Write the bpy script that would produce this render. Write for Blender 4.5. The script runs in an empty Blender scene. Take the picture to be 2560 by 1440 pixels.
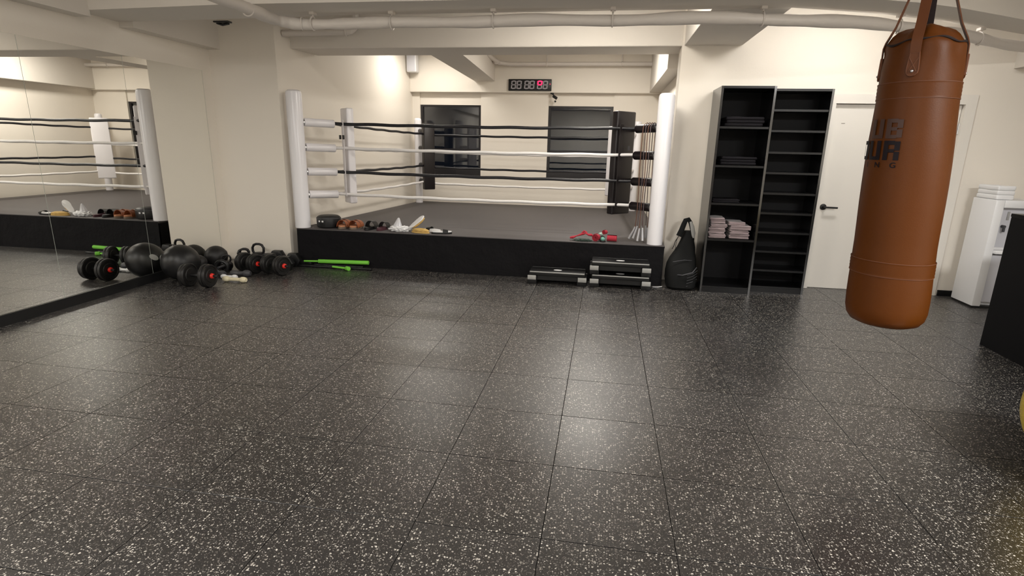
import bpy, bmesh, math, random
from mathutils import Vector, Matrix, Euler, noise
random.seed(7)
PI = math.pi
sc = bpy.context.scene
COL = sc.collection

# ------------------------------------------------------------------ camera, world, exposure, lights
cd = bpy.data.cameras.new('camera'); cam = bpy.data.objects.new('camera', cd); COL.objects.link(cam)
cd.sensor_width = 36.0; cd.lens = 18.0 * 1.06974; cd.clip_start = 0.05; cd.clip_end = 60
CH = 1.44284
cam.matrix_world = (Matrix.Translation((0, 0, CH)) @ Matrix.Rotation(0.16116788, 4, 'Z')
                    @ Matrix.Rotation(PI/2 - 0.2538785, 4, 'X') @ Matrix.Rotation(0.02215896, 4, 'Z'))
sc.camera = cam
w = bpy.data.worlds.new('night'); sc.world = w; w.use_nodes = True
w.node_tree.nodes['Background'].inputs[0].default_value = (0.01, 0.012, 0.018, 1)
w.node_tree.nodes['Background'].inputs[1].default_value = 0.4
sc.view_settings.view_transform = 'Standard'; sc.view_settings.look = 'None'
sc.view_settings.exposure = 0.75; sc.view_settings.gamma = 1.0; sc.view_settings.use_curve_mapping = False
sc.cycles.max_bounces = 10; sc.cycles.diffuse_bounces = 6; sc.cycles.glossy_bounces = 5
sc.cycles.transmission_bounces = 8; sc.cycles.use_denoising = True
sc.cycles.sample_clamp_indirect = 25.0

def area(name, loc, sx, sy, power, col=(1, 0.97, 0.92), rot=(0, 0, 0)):
    d = bpy.data.lights.new(name, 'AREA'); d.shape = 'RECTANGLE'; d.size = sx; d.size_y = sy
    d.energy = power; d.color = col
    o = bpy.data.objects.new(name, d); COL.objects.link(o); o.location = loc; o.rotation_euler = rot
    return o
WARM = (1, 0.945, 0.86); NEUT = (1, 0.965, 0.915); COOL = (1, 0.985, 0.955)
area('tube_light', (-0.25, 5.12, 2.94), 0.85, 0.25, 27, WARM)       # bay in front of the ring
area('tube_light', (2.15, 5.22, 2.94), 0.85, 0.25, 19, COOL)        # bay in front of the door
area('tube_light', (-0.12, 7.62, 2.93), 0.4, 1.15, 36, WARM)         # bays over the ring
area('tube_light', (-2.85, 8.75, 2.93), 0.6, 0.25, 14, WARM)
area('tube_light', (-3.0, 0.7, 2.95), 1.3, 0.6, 60, NEUT)           # bay over the camera
area('tube_light', (3.3, 0.5, 2.95), 1.3, 0.6, 160, COOL)
area('tube_light', (-0.6, -1.4, 2.95), 1.3, 0.6, 90, NEUT)

# ------------------------------------------------------------------ materials
def mat(name, col, rough=0.5, spec=0.5, metal=0.0, coat=0.0, ior=None, emit=None, estr=0, bump=None, sheen=0, trans=0, var=None):
    m = bpy.data.materials.new(name); m.use_nodes = True
    nt = m.node_tree; b = nt.nodes['Principled BSDF']
    b.inputs['Base Color'].default_value = (*col, 1); b.inputs['Roughness'].default_value = rough
    b.inputs['Specular IOR Level'].default_value = spec; b.inputs['Metallic'].default_value = metal
    b.inputs['Coat Weight'].default_value = coat; b.inputs['Sheen Weight'].default_value = sheen
    b.inputs['Transmission Weight'].default_value = trans
    if ior: b.inputs['IOR'].default_value = ior
    if emit: b.inputs['Emission Color'].default_value = (*emit, 1); b.inputs['Emission Strength'].default_value = estr
    tc = nt.nodes.new('ShaderNodeTexCoord')
    if var:   # (scale, amount) slow colour mottling
        n = nt.nodes.new('ShaderNodeTexNoise'); n.inputs['Scale'].default_value = var[0]; n.inputs['Detail'].default_value = 4
        nt.links.new(tc.outputs['Object'], n.inputs['Vector'])
        r = nt.nodes.new('ShaderNodeMapRange'); r.inputs['To Min'].default_value = 1 - var[1]; r.inputs['To Max'].default_value = 1 + var[1]
        nt.links.new(n.outputs['Fac'], r.inputs['Value'])
        mx = nt.nodes.new('ShaderNodeVectorMath'); mx.operation = 'SCALE'; mx.inputs[0].default_value = col
        nt.links.new(r.outputs[0], mx.inputs['Scale']); nt.links.new(mx.outputs[0], b.inputs['Base Color'])
    if bump:  # (scale, strength, distance)
        n = nt.nodes.new('ShaderNodeTexNoise'); n.inputs['Scale'].default_value = bump[0]; n.inputs['Detail'].default_value = 5
        nt.links.new(tc.outputs['Object'], n.inputs['Vector'])
        bp = nt.nodes.new('ShaderNodeBump'); bp.inputs['Strength'].default_value = bump[1]; bp.inputs['Distance'].default_value = bump[2]
        nt.links.new(n.outputs['Fac'], bp.inputs['Height']); nt.links.new(bp.outputs[0], b.inputs['Normal'])
    return m
M = {}
M['wall'] = mat('painted_wall', (0.765, 0.715, 0.64), 0.55, 0.35, bump=(60, 0.25, 0.002), var=(0.9, 0.03))
M['ceil'] = mat('painted_concrete', (0.66, 0.62, 0.565), 0.65, 0.3, bump=(30, 0.3, 0.003), var=(1.3, 0.03))
M['pipe'] = mat('painted_pipe_wrap', (0.62, 0.575, 0.53), 0.45, 0.5, bump=(14, 0.5, 0.01))
M['door'] = mat('door_paint', (0.72, 0.685, 0.63), 0.4, 0.4, var=(1.5, 0.01))
M['gap'] = mat('door_gap', (0.12, 0.11, 0.10), 0.8)
M['mirror'] = mat('mirror_glass', (0.92, 0.92, 0.89), 0.012, 0.5, metal=1.0)
M['medge'] = mat('mirror_edge', (0.35, 0.38, 0.34), 0.3)
M['black'] = mat('black_paint', (0.006, 0.006, 0.0065), 0.4, 0.4)
M['blackwood'] = mat('black_laminate', (0.0035, 0.0034, 0.004), 0.30, 0.35, bump=(90, 0.15, 0.001))
M['blackgloss'] = mat('black_gloss_panel', (0.004, 0.004, 0.0045), 0.16, 0.5, ior=2.0)
M['blackmatte'] = mat('black_board', (0.0035, 0.0035, 0.0045), 0.6, 0.2)
M['canvas'] = mat('ring_canvas', (0.075, 0.068, 0.068), 0.6, 0.35, bump=(220, 0.3, 0.001), var=(1.2, 0.10))
M['whitepad'] = mat('white_vinyl', (0.74, 0.72, 0.74), 0.28, 0.5, bump=(25, 0.12, 0.004))
M['post'] = mat('white_post_sleeve', (0.78, 0.77, 0.80), 0.25, 0.5, bump=(12, 0.08, 0.005))
M['blackpad'] = mat('black_vinyl', (0.0075, 0.0048, 0.006), 0.34, 0.5, bump=(25, 0.15, 0.004))
M['whiterope'] = mat('white_rope', (0.72, 0.70, 0.69), 0.5, 0.4, bump=(70, 0.5, 0.004))
M['blackrope'] = mat('black_rope', (0.006, 0.006, 0.009), 0.4, 0.5, bump=(70, 0.4, 0.003))
M['metal'] = mat('steel', (0.55, 0.55, 0.56), 0.3, metal=1.0)
M['darkmetal'] = mat('dark_steel', (0.02, 0.02, 0.021), 0.4, metal=0.5)
M['leather'] = mat('tan_leather', (0.086, 0.0225, 0.0010), 0.46, 0.20, bump=(160, 0.28, 0.0012), var=(2.2, 0.07))
M['strap'] = mat('tan_strap', (0.105, 0.034, 0.011), 0.55, 0.25, bump=(200, 0.2, 0.001))
M['stitch'] = mat('stitching', (0.12, 0.04, 0.015), 0.6)
M['webbing'] = mat('black_webbing', (0.015, 0.008, 0.008), 0.7, 0.3)
M['ink'] = mat('black_print', (0.006, 0.003, 0.006), 0.5, 0.2)
M['fadedink'] = mat('faded_print', (0.042, 0.014, 0.008), 0.5)
M['rubber'] = mat('black_rubber', (0.0055, 0.0055, 0.006), 0.42, 0.4, bump=(120, 0.3, 0.001))
M['plate'] = mat('weight_plate', (0.0075, 0.0068, 0.0068), 0.5, 0.4, bump=(90, 0.3, 0.001))
M['iron'] = mat('kettlebell_iron', (0.0075, 0.0065, 0.008), 0.4, 0.4)
M['red'] = mat('red_plastic', (0.70, 0.03, 0.02), 0.35)
M['cream'] = mat('cream_vinyl', (0.66, 0.60, 0.42), 0.5)
M['greyvinyl'] = mat('grey_vinyl', (0.045, 0.045, 0.05), 0.5)
M['whiteplastic'] = mat('white_plastic', (0.76, 0.76, 0.77), 0.35)
M['greyplastic'] = mat('grey_plastic', (0.34, 0.34, 0.33), 0.5)
M['green'] = mat('lime_foam', (0.17, 0.52, 0.055), 0.6, 0.3, bump=(200, 0.3, 0.001))
M['brownleather'] = mat('brown_sandal_leather', (0.27, 0.075, 0.022), 0.5, var=(30, 0.2))
M['cork'] = mat('cork_footbed', (0.46, 0.20, 0.10), 0.7, var=(60, 0.15))
M['sole'] = mat('grey_brown_sole', (0.16, 0.12, 0.09), 0.7)
M['darkfab'] = mat('black_fabric', (0.0065, 0.0068, 0.0068), 0.8, 0.15, bump=(300, 0.4, 0.001))
M['maroon'] = mat('maroon_fabric', (0.055, 0.012, 0.020), 0.6)
M['towel'] = mat('mauve_towel', (0.25, 0.195, 0.20), 0.9, 0.1, bump=(260, 0.8, 0.003), sheen=0.3)
M['darktowel'] = mat('charcoal_cloth', (0.011, 0.010, 0.012), 0.9, 0.1, bump=(260, 0.8, 0.003))
M['redwrap'] = mat('red_hand_wrap', (0.36, 0.028, 0.045), 0.75, 0.2, bump=(180, 0.5, 0.002))
M['greenwrap'] = mat('dark_green_wrap', (0.05, 0.075, 0.062), 0.8, 0.2, bump=(180, 0.5, 0.002))
M['teal'] = mat('teal_ball', (0.13, 0.35, 0.28), 0.5)
M['palegreen'] = mat('pale_green_wrap', (0.40, 0.52, 0.46), 0.6)
M['yellow'] = mat('yellow_vinyl', (0.62, 0.46, 0.045), 0.35, 0.5)
M['yellowfab'] = mat('yellow_cloth', (0.55, 0.36, 0.11), 0.7)
M['brownrope'] = mat('brown_cord', (0.13, 0.055, 0.035), 0.5)
M['greycord'] = mat('grey_cord', (0.10, 0.07, 0.075), 0.5)
M['steelgrey'] = mat('grey_handle', (0.42, 0.42, 0.44), 0.35, metal=0.3)
M['segoff'] = mat('unlit_segment', (0.36, 0.34, 0.37), 0.5)
M['segon'] = mat('lit_red_segment', (0.6, 0.0, 0.01), 0.5, emit=(1, 0.01, 0.05), estr=3.2)
M['bagfilm'] = mat('clear_plastic_film', (0.85, 0.85, 0.88), 0.25, 0.5, trans=0.45)
M['tint'] = mat('dispenser_panel', (0.56, 0.56, 0.60), 0.3)
M['smudge'] = mat('door_smudge', (0.30, 0.27, 0.24), 0.8)
M['winframe'] = mat('black_window_frame', (0.010, 0.009, 0.011), 0.35)

def glass():
    m = bpy.data.materials.new('window_glass'); m.use_nodes = True
    b = m.node_tree.nodes['Principled BSDF']
    b.inputs['Base Color'].default_value = (0.55, 0.58, 0.6, 1); b.inputs['Roughness'].default_value = 0.02
    b.inputs['Transmission Weight'].default_value = 1.0; b.inputs['IOR'].default_value = 1.62
    return m
M['glass'] = glass()

def floor_mat():
    m = bpy.data.materials.new('speckled_rubber_tiles'); m.use_nodes = True
    nt = m.node_tree; N = nt.nodes; L = nt.links; b = N['Principled BSDF']
    tc = N.new('ShaderNodeTexCoord')
    def math_(op, a, c=None, clamp=False):
        n = N.new('ShaderNodeMath'); n.operation = op; n.use_clamp = clamp
        for i, v in enumerate((a, c)):
            if v is None: continue
            if isinstance(v, (int, float)): n.inputs[i].default_value = v
            else: L.new(v, n.inputs[i])
        return n.outputs[0]
    sp = N.new('ShaderNodeSeparateXYZ'); L.new(tc.outputs['Object'], sp.inputs[0])
    gx = math_('DIVIDE', math_('SUBTRACT', sp.outputs[0], 0.3444 - 50), 0.5)
    gy = math_('DIVIDE', math_('SUBTRACT', sp.outputs[1], 0.2768 - 50), 0.5)
    # slightly wavering joints
    wn = N.new('ShaderNodeTexNoise'); wn.inputs['Scale'].default_value = 40; L.new(tc.outputs['Object'], wn.inputs['Vector'])
    wob = math_('MULTIPLY', math_('SUBTRACT', wn.outputs['Fac'], 0.5), 0.010)
    def edge(g):
        f = math_('FRACT', math_('ADD', g, wob)); return math_('MINIMUM', f, math_('SUBTRACT', 1.0, f))
    e = math_('MINIMUM', edge(gx), edge(gy))
    joint = math_('SUBTRACT', 1.0, math_('DIVIDE', e, 0.0046), True)
    joint = math_('MULTIPLY', joint, 1.6, True)
    # random value per tile
    cv = N.new('ShaderNodeCombineXYZ'); L.new(math_('FLOOR', gx), cv.inputs[0]); L.new(math_('FLOOR', gy), cv.inputs[1])
    wh = N.new('ShaderNodeTexWhiteNoise'); wh.noise_dimensions = '3D'; L.new(cv.outputs[0], wh.inputs['Vector'])
    # flecks: warped voronoi cells, only some of them filled
    wp = N.new('ShaderNodeTexNoise'); wp.inputs['Scale'].default_value = 210; wp.inputs['Detail'].default_value = 2
    L.new(tc.outputs['Object'], wp.inputs['Vector'])
    sh = N.new('ShaderNodeVectorMath'); sh.operation = 'MULTIPLY_ADD'; L.new(wp.outputs['Color'], sh.inputs[0])
    sh.inputs[1].default_value = (0.009, 0.009, 0.0); L.new(tc.outputs['Object'], sh.inputs[2])
    def fleck(scale, thresh, rad, off):
        v = N.new('ShaderNodeTexVoronoi'); v.inputs['Scale'].default_value = scale; v.voronoi_dimensions = '2D'
        a = N.new('ShaderNodeVectorMath'); a.operation = 'ADD'; a.inputs[1].default_value = (off, off * 0.7, 0); L.new(sh.outputs[0], a.inputs[0])
        L.new(a.outputs[0], v.inputs['Vector'])
        s = N.new('ShaderNodeSeparateColor'); L.new(v.outputs['Color'], s.inputs[0])
        on = math_('LESS_THAN', s.outputs[0], thresh)
        size = math_('MULTIPLY', math_('ADD', math_('MULTIPLY', s.outputs[1], 0.7), 0.45), rad)
        near = math_('MULTIPLY', math_('SUBTRACT', size, v.outputs['Distance']), 14.0, True)
        return math_('MULTIPLY', on, near), s.outputs[2]
    f1, c1 = fleck(95, 0.30, 0.36, 0.0)
    f2, c2 = fleck(210, 0.26, 0.34, 3.3)
    fl = math_('MAXIMUM', f1, math_('MULTIPLY', f2, 0.8))
    fl = math_('MULTIPLY', fl, math_('SUBTRACT', 1.0, joint))
    cr = N.new('ShaderNodeValToRGB'); L.new(c1, cr.inputs[0])
    cr.color_ramp.elements[0].color = (0.10, 0.088, 0.076, 1); cr.color_ramp.elements[1].color = (0.62, 0.58, 0.52, 1)
    big = N.new('ShaderNodeTexNoise'); big.inputs['Scale'].default_value = 5; big.inputs['Detail'].default_value = 4
    L.new(tc.outputs['Object'], big.inputs['Vector'])
    base = N.new('ShaderNodeMix'); base.data_type = 'RGBA'
    base.inputs[6].default_value = (0.0042, 0.0037, 0.0042, 1); base.inputs[7].default_value = (0.0088, 0.0078, 0.0086, 1)
    L.new(math_('ADD', math_('MULTIPLY', big.outputs['Fac'], 0.6), math_('MULTIPLY', wh.outputs['Value'], 0.25)), base.inputs[0])
    mx = N.new('ShaderNodeMix'); mx.data_type = 'RGBA'; L.new(fl, mx.inputs[0]); L.new(base.outputs[2], mx.inputs[6]); L.new(cr.outputs[0], mx.inputs[7])
    mj = N.new('ShaderNodeMix'); mj.data_type = 'RGBA'; L.new(math_('MULTIPLY', joint, 0.75), mj.inputs[0]); L.new(mx.outputs[2], mj.inputs[6]); mj.inputs[7].default_value = (0.004, 0.004, 0.004, 1)
    L.new(mj.outputs[2], b.inputs['Base Color'])
    L.new(math_('ADD', 0.33, math_('MULTIPLY', wh.outputs['Value'], 0.05)), b.inputs['Roughness']); b.inputs['IOR'].default_value = 2.15
    L.new(math_('MULTIPLY', math_('SUBTRACT', 1.0, joint), 0.5), b.inputs['Specular IOR Level'])
    gr = N.new('ShaderNodeTexNoise'); gr.inputs['Scale'].default_value = 320; gr.inputs['Detail'].default_value = 3
    L.new(tc.outputs['Object'], gr.inputs['Vector'])
    hgt = math_('SUBTRACT', math_('MULTIPLY', gr.outputs['Fac'], 0.25), joint)
    bp = N.new('ShaderNodeBump'); bp.inputs['Strength'].default_value = 0.55; bp.inputs['Distance'].default_value = 0.0022
    L.new(hgt, bp.inputs['Height'])
    # every tile lies a hair out of level
    tl = N.new('ShaderNodeVectorMath'); tl.operation = 'MULTIPLY_ADD'; L.new(wh.outputs['Color'], tl.inputs[0])
    tl.inputs[1].default_value = (0.012, 0.012, 0); tl.inputs[2].default_value = (-0.006, -0.006, 0)
    ad = N.new('ShaderNodeVectorMath'); ad.operation = 'ADD'; L.new(bp.outputs[0], ad.inputs[0]); L.new(tl.outputs[0], ad.inputs[1])
    nm = N.new('ShaderNodeVectorMath'); nm.operation = 'NORMALIZE'; L.new(ad.outputs[0], nm.inputs[0])
    L.new(nm.outputs[0], b.inputs['Normal'])
    return m
M['floor'] = floor_mat()

def skirt_mat():
    m = mat('ring_skirt_cloth', (0.0052, 0.0048, 0.0058), 0.75, 0.15, bump=(2.6, 0.55, 0.06))
    return m
M['skirt'] = skirt_mat()

# ------------------------------------------------------------------ mesh helpers
def T(x, y, z): return Matrix.Translation((x, y, z))
def R(a, ax): return Matrix.Rotation(a, 4, ax)
class MB:
    def __init__(s): s.bm = bmesh.new()
    def _bev(s, vs, r, seg):
        if r > 0:
            es = list({e for v in vs for e in v.link_edges})
            bmesh.ops.bevel(s.bm, geom=es, offset=r, segments=seg, affect='EDGES', profile=0.5, clamp_overlap=True)
    def box(s, a, b, r=0, seg=2, mx=None):
        c = [(a[i] + b[i]) / 2 for i in range(3)]; d = [abs(b[i] - a[i]) for i in range(3)]
        m = T(*c) @ Matrix.Diagonal((*d, 1))
        if mx is not None: m = mx @ m
        g = bmesh.ops.create_cube(s.bm, size=1, matrix=m); s._bev(g['verts'], r, seg); return s
    def cyl(s, p, q, r1, r2=None, seg=24, cap=True, bev=0):
        p = Vector(p); q = Vector(q); d = q - p; r2 = r1 if r2 is None else r2
        m = Matrix.Translation((p + q) / 2) @ d.to_track_quat('Z', 'Y').to_matrix().to_4x4()
        g = bmesh.ops.create_cone(s.bm, cap_ends=cap, segments=seg, radius1=r1, radius2=r2, depth=d.length, matrix=m)
        if bev:
            es = list({e for v in g['verts'] for e in v.link_edges if sum(len(f.verts) > 4 for f in e.link_faces)})
            bmesh.ops.bevel(s.bm, geom=es, offset=bev, segments=3, affect='EDGES', profile=0.5)
        return s
    def lathe(s, prof, seg=32, mx=None, fn=None):
        rings = []
        for r, z in prof:
            if r < 1e-5: rings.append([s.bm.verts.new((0, 0, z))])
            else: rings.append([s.bm.verts.new((r * math.cos(2*PI*k/seg), r * math.sin(2*PI*k/seg), z)) for k in range(seg)])
        vs = [v for g in rings for v in g]
        for a, b in zip(rings, rings[1:]):
            for k in range(seg):
                k2 = (k + 1) % seg
                if len(a) == 1 and len(b) == 1: continue
                if len(a) == 1: s.bm.faces.new((a[0], b[k2], b[k]))
                elif len(b) == 1: s.bm.faces.new((a[k], a[k2], b[0]))
                else: s.bm.faces.new((a[k], a[k2], b[k2], b[k]))
        for v in vs:
            if fn: v.co = fn(v.co)
            if mx is not None: v.co = mx @ v.co
        return s
    def tube(s, pts, r, seg=10, closed=False, flat=1.0, up=None):
        pts = [Vector(p) for p in pts]; n = len(pts); rings = []
        nrm = None
        for i, p in enumerate(pts):
            a = pts[(i - 1) % n] if (closed or i > 0) else p
            b = pts[(i + 1) % n] if (closed or i < n - 1) else p
            t = (b - a).normalized()
            if nrm is None:
                u = Vector(up) if up else (Vector((0, 0, 1)) if abs(t.z) < 0.9 else Vector((1, 0, 0)))
                nrm = (u - t * u.dot(t)).normalized()
            else: nrm = (nrm - t * nrm.dot(t)).normalized()
            bn = t.cross(nrm); rr = r(i / (n - 1)) if callable(r) else r
            rings.append([s.bm.verts.new(p + nrm * (math.cos(2*PI*k/seg) * rr * flat) + bn * (math.sin(2*PI*k/seg) * rr)) for k in range(seg)])
        m = n if closed else n - 1
        for i in range(m):
            a, b = rings[i], rings[(i + 1) % n]
            for k in range(seg): s.bm.faces.new((a[k], a[(k+1) % seg], b[(k+1) % seg], b[k]))
        if not closed:
            s.bm.faces.new(rings[0][::-1]); s.bm.faces.new(rings[-1])
        return s
    def prism(s, poly, z0, z1, mx=None, r=0, seg=2):
        lo = [s.bm.verts.new((x, y, z0)) for x, y in poly]; hi = [s.bm.verts.new((x, y, z1)) for x, y in poly]; n = len(poly)
        s.bm.faces.new(lo[::-1]); s.bm.faces.new(hi)
        for i in range(n): s.bm.faces.new((lo[i], lo[(i+1) % n], hi[(i+1) % n], hi[i]))
        vs = lo + hi
        if mx is not None:
            for v in vs: v.co = mx @ v.co
        if r: 
            es = [e for e in {e for v in hi for e in v.link_edges} if all(v in hi for v in e.verts)]
            es += [e for e in {e for v in lo for e in v.link_edges} if all(v in lo for v in e.verts)]
            bmesh.ops.bevel(s.bm, geom=es, offset=r, segments=seg, affect='EDGES', profile=0.5)
        return s
    def ball(s, c, r, sub=3, scale=(1, 1, 1), fn=None, mx=None):
        m = T(*c) @ Matrix.Diagonal((scale[0], scale[1], scale[2], 1))
        if mx is not None: m = mx @ m
        g = bmesh.ops.create_icosphere(s.bm, subdivisions=sub, radius=r, matrix=Matrix.Identity(4))
        for v in g['verts']:
            if fn: v.co = fn(v.co)
            v.co = m @ v.co
        return s
    def torus(s, c, R_, r, mx=None, seg=28, sub=10):
        m = T(*c) if mx is None else mx
        return s.tube([m @ Vector((R_ * math.cos(2*PI*k/seg), R_ * math.sin(2*PI*k/seg), 0)) for k in range(seg)], r, seg=sub, closed=True)
    def xf(s, mx):
        bmesh.ops.transform(s.bm, matrix=mx, verts=s.bm.verts); return s
    def build(s, name, m, parent=None, smooth=True, angle=0.6):
        bmesh.ops.recalc_face_normals(s.bm, faces=s.bm.faces)
        me = bpy.data.meshes.new(name); s.bm.to_mesh(me); s.bm.free()
        me.materials.append(M[m] if isinstance(m, str) else m)
        if smooth:
            me.polygons.foreach_set('use_smooth', [True] * len(me.polygons))
            try: me.set_sharp_from_angle(angle=angle)
            except Exception: pass
        o = bpy.data.objects.new(name, me); COL.objects.link(o)
        if parent is not None: o.parent = parent
        return o
def tag(o, label=None, cat=None, group=None, kind=None):
    if label: o['label'] = label
    if cat: o['category'] = cat
    if group: o['group'] = group
    if kind: o['kind'] = kind
    return o
def empty(name, loc, label, cat, rz=0.0, group=None):
    o = bpy.data.objects.new(name, None); COL.objects.link(o); o.location = loc; o.rotation_euler = (0, 0, rz)
    o.empty_display_size = 0.05
    return tag(o, label, cat, group)
def struct(name, mb, m, parent=None, smooth=False, label=None):
    o = mb.build(name, m, parent, smooth=smooth)
    if parent is None: o['kind'] = 'structure'
    if label: o['label'] = label
    return o
def copy_tree(o, parent=None):
    c = o.copy(); COL.objects.link(c)
    if parent is not None: c.parent = parent
    for ch in [x for x in bpy.data.objects if x.parent == o]: copy_tree(ch, c)
    return c
def place(o, loc, rz=0.0, label=None, scale=None, rot=None):
    o.location = loc; o.rotation_euler = rot if rot else (0, 0, rz)
    if label: o['label'] = label
    if scale: o.scale = (scale,) * 3 if isinstance(scale, (int, float)) else scale
    return o

# ------------------------------------------------------------------ room shell
CZ = 3.0       # ceiling
BZ = 2.48      # underside of the beams
struct('floor', MB().box((-4.8, -3.2, -0.1), (4.8, 10.0, 0)), 'floor')
struct('ceiling', MB().box((-4.8, -3.2, CZ), (4.8, 10.1, CZ + 0.1)), 'ceil')
struct('wall_left', MB().box((-4.8, -3.2, 0), (-4.55, 6.05, CZ)), 'wall')
struct('wall_front', MB().box((-4.8, -3.3, 0), (4.8, -3.2, CZ)), 'wall')
struct('wall_right', MB().box((4.6, -3.2, 0), (4.8, 6.3, CZ)), 'wall')
# wide pillar at the mirror wall with the side wall of the ring alcove behind it
struct('wall_alcove', MB().prism([(-4.8, 6.05), (-3.72, 6.05), (-3.42, 9.7), (-3.42, 9.95), (-4.8, 9.95)], 0, CZ), 'wall', label='pillar and left side wall of the ring alcove')
# wall with the door, opening for the leaf
wb = MB()
wb.box((0.70, 6.3, 0), (2.235, 6.55, CZ)).box((3.455, 6.3, 0), (4.8, 6.55, CZ)).box((2.235, 6.3, 1.955), (3.455, 6.55, CZ)).box((2.235, 6.45, 0), (3.455, 6.55, 1.955))
struct('wall_back', wb, 'wall')
struct('wall_ring_right', MB().box((0.80, 6.55, 0), (1.0, 9.95, CZ)), 'wall')
# far wall of the alcove with two window openings
fw = MB()
W1 = (-3.285, -2.19); W2 = (-1.02, 0.065); WZ = (0.91, 2.11)
for a, b in ((-3.42, W1[0]), (W1[1], W2[0]), (W2[1], 0.80)): fw.box((a, 9.70, 0), (b, 9.95, CZ))
for a, b in (W1, W2):
    fw.box((a, 9.70, 0), (b, 9.95, WZ[0])); fw.box((a, 9.725, WZ[1]), (b, 9.95, CZ))
struct('wall_far', fw, 'wall')
# beams
def bent(poly_back, poly_near, z0, z1):
    mb = MB(); return mb.prism(poly_back + poly_near[::-1], z0, z1)
back = [(-4.55, 4.86), (-3.0, 4.80), (-2.2, 4.74), (1.3, 4.74), (2.0, 4.98), (2.62, 5.30), (3.2, 5.64), (3.75, 6.0), (4.6, 6.29)]
near = [(-4.55, 4.42), (-3.0, 4.32), (1.3, 4.36), (2.13, 4.66), (2.45, 4.82), (3.16, 5.26), (3.75, 5.58), (4.6, 5.95)]
struct('trim_1', bent(back, near, BZ, CZ), 'ceil', label='wide cross beam in front of the ring')
struct('trim_2', MB().prism([(-3.70, 6.33), (0.74, 6.33), (0.84, 6.85), (-3.64, 6.85)], BZ, CZ, r=0.012), 'ceil', label='cross beam above the front of the ring')
struct('trim_3', MB().box((0.72, 4.75, BZ), (1.29, 6.30, CZ), 0.006), 'ceil', label='short beam between the cross beam and the door wall')
struct('trim_4', MB().box((-4.55, -3.2, 2.43), (-4.40, 4.42, CZ)).box((-4.55, 4.86, 2.43), (-4.40, 6.05, CZ)), 'ceil', label='long beam along the mirror wall')
struct('trim_5', MB().prism([(-2.18, 6.85), (-1.78, 6.85), (-1.93, 9.6), (-2.28, 9.6)], 2.49, CZ), 'ceil', label='beam over the ring running to the far wall')
struct('trim_6', MB().prism([(0.62, 6.85), (0.80, 6.85), (0.80, 9.6), (0.62, 9.6)], 2.33, CZ), 'ceil', label='beam over the right edge of the ring')
struct('trim_7', MB().box((-3.43, 9.60, 2.31), (0.80, 9.72, CZ), 0.01), 'wall', label='deep lintel above the alcove windows')
struct('trim_8', MB().box((3.98, 2.0, 2.30), (4.6, 5.6, CZ)).box((3.78, 5.95, 2.26), (4.6, 6.30, CZ)), 'ceil', label='beam along the right wall')
# skirtings
struct('baseboard_left', MB().box((-4.55, -3.2, 0), (-4.530, 5.92, 0.088)), 'black')
struct('baseboard_back', MB().box((3.55, 6.285, 0), (4.6, 6.30, 0.06)), 'black')

# mirror panels on the left wall
for k, (y0, y1, lb) in enumerate(((4.83, 5.895, 'tall wall mirror panel nearest the pillar, reflecting the white ring post'),
                                  (3.865, 4.83, 'wall mirror panel between the two upright seams, reflecting the ring ropes'),
                                  (2.90, 3.865, 'wall mirror panel at the left edge of the photo, before the first seam'))):
    e = empty('wall_mirror', (-4.55, (y0 + y1) / 2, 0.09), lb, 'mirror', group='mirror panels on the left wall')
    h = (y1 - y0) / 2
    MB().box((0, -h + 0.0015, 0), (0.006, h - 0.0015, 2.10)).build('mirror_glass', 'mirror', e, smooth=False)
    MB().box((-0.0005, h - 0.0015, 0), (0.0064, h + 0.0010, 2.10)).build('mirror_edge', 'medge', e, smooth=False)

# windows
for n, (a, b) in enumerate((W1, W2)):
    f = 0.045; mb = MB(); y0, y1 = 9.74, 9.80
    mb.box((a, y0, WZ[0]), (a + f, y1, WZ[1])).box((b - f, y0, WZ[0]), (b, y1, WZ[1]))
    mb.box((a + f, y0, WZ[1] - 0.03), (b - f, y1, WZ[1])).box((a + f, y0, WZ[0]), (b - f, y1, WZ[0] + 0.11))
    mb.box((a + f, y0, 1.335), (b - f, y1, 1.375))
    wn = struct('window_%d' % (n + 1), mb, 'winframe', label='black framed window with dark night glass, %s of the two' % ('left' if n == 0 else 'right'))
    for z0, z1 in ((WZ[0] + 0.11, 1.335), (1.375, WZ[1] - 0.03)):
        MB().box((a + f, 9.765, z0), (b - f, 9.775, z1)).build('window_pane', 'glass', wn, smooth=False)

# door
dr = struct('door_1', MB().box((2.262, 6.335, 0.002), (3.428, 6.375, 1.925), 0.003), 'door', smooth=False, label='flush cream door behind the punching bag')
fr = MB().box((2.235, 6.288, 0), (2.258, 6.44, 1.955)).box((3.432, 6.288, 0), (3.455, 6.44, 1.955)).box((2.258, 6.288, 1.929), (3.432, 6.44, 1.955))
fr.box((2.16, 6.289, 0), (2.235, 6.30, 2.02)).box((3.455, 6.289, 0), (3.53, 6.30, 2.02)).box((2.235, 6.289, 1.955), (3.455, 6.30, 2.02))
fr.build('door_frame', 'door', dr, smooth=False)
MB().cyl((2.305, 6.335, 0.885), (2.305, 6.322, 0.885), 0.032, seg=24, bev=0.003).cyl((2.305, 6.322, 0.885), (2.305, 6.278, 0.885), 0.010) \
    .tube([(2.300, 6.278, 0.885), (2.33, 6.278, 0.885), (2.43, 6.280, 0.883)], 0.0095).build('door_handle', 'black', dr)
MB().box((2.35, 6.333, 1.735), (2.385, 6.3355, 1.741)).build('door_smudge', 'smudge', dr, smooth=False)
for z in (0.25, 0.93, 1.70): MB().cyl((3.430, 6.326, z - 0.05), (3.430, 6.326, z + 0.05), 0.008, seg=12).build('hinge', 'metal', dr)

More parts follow.
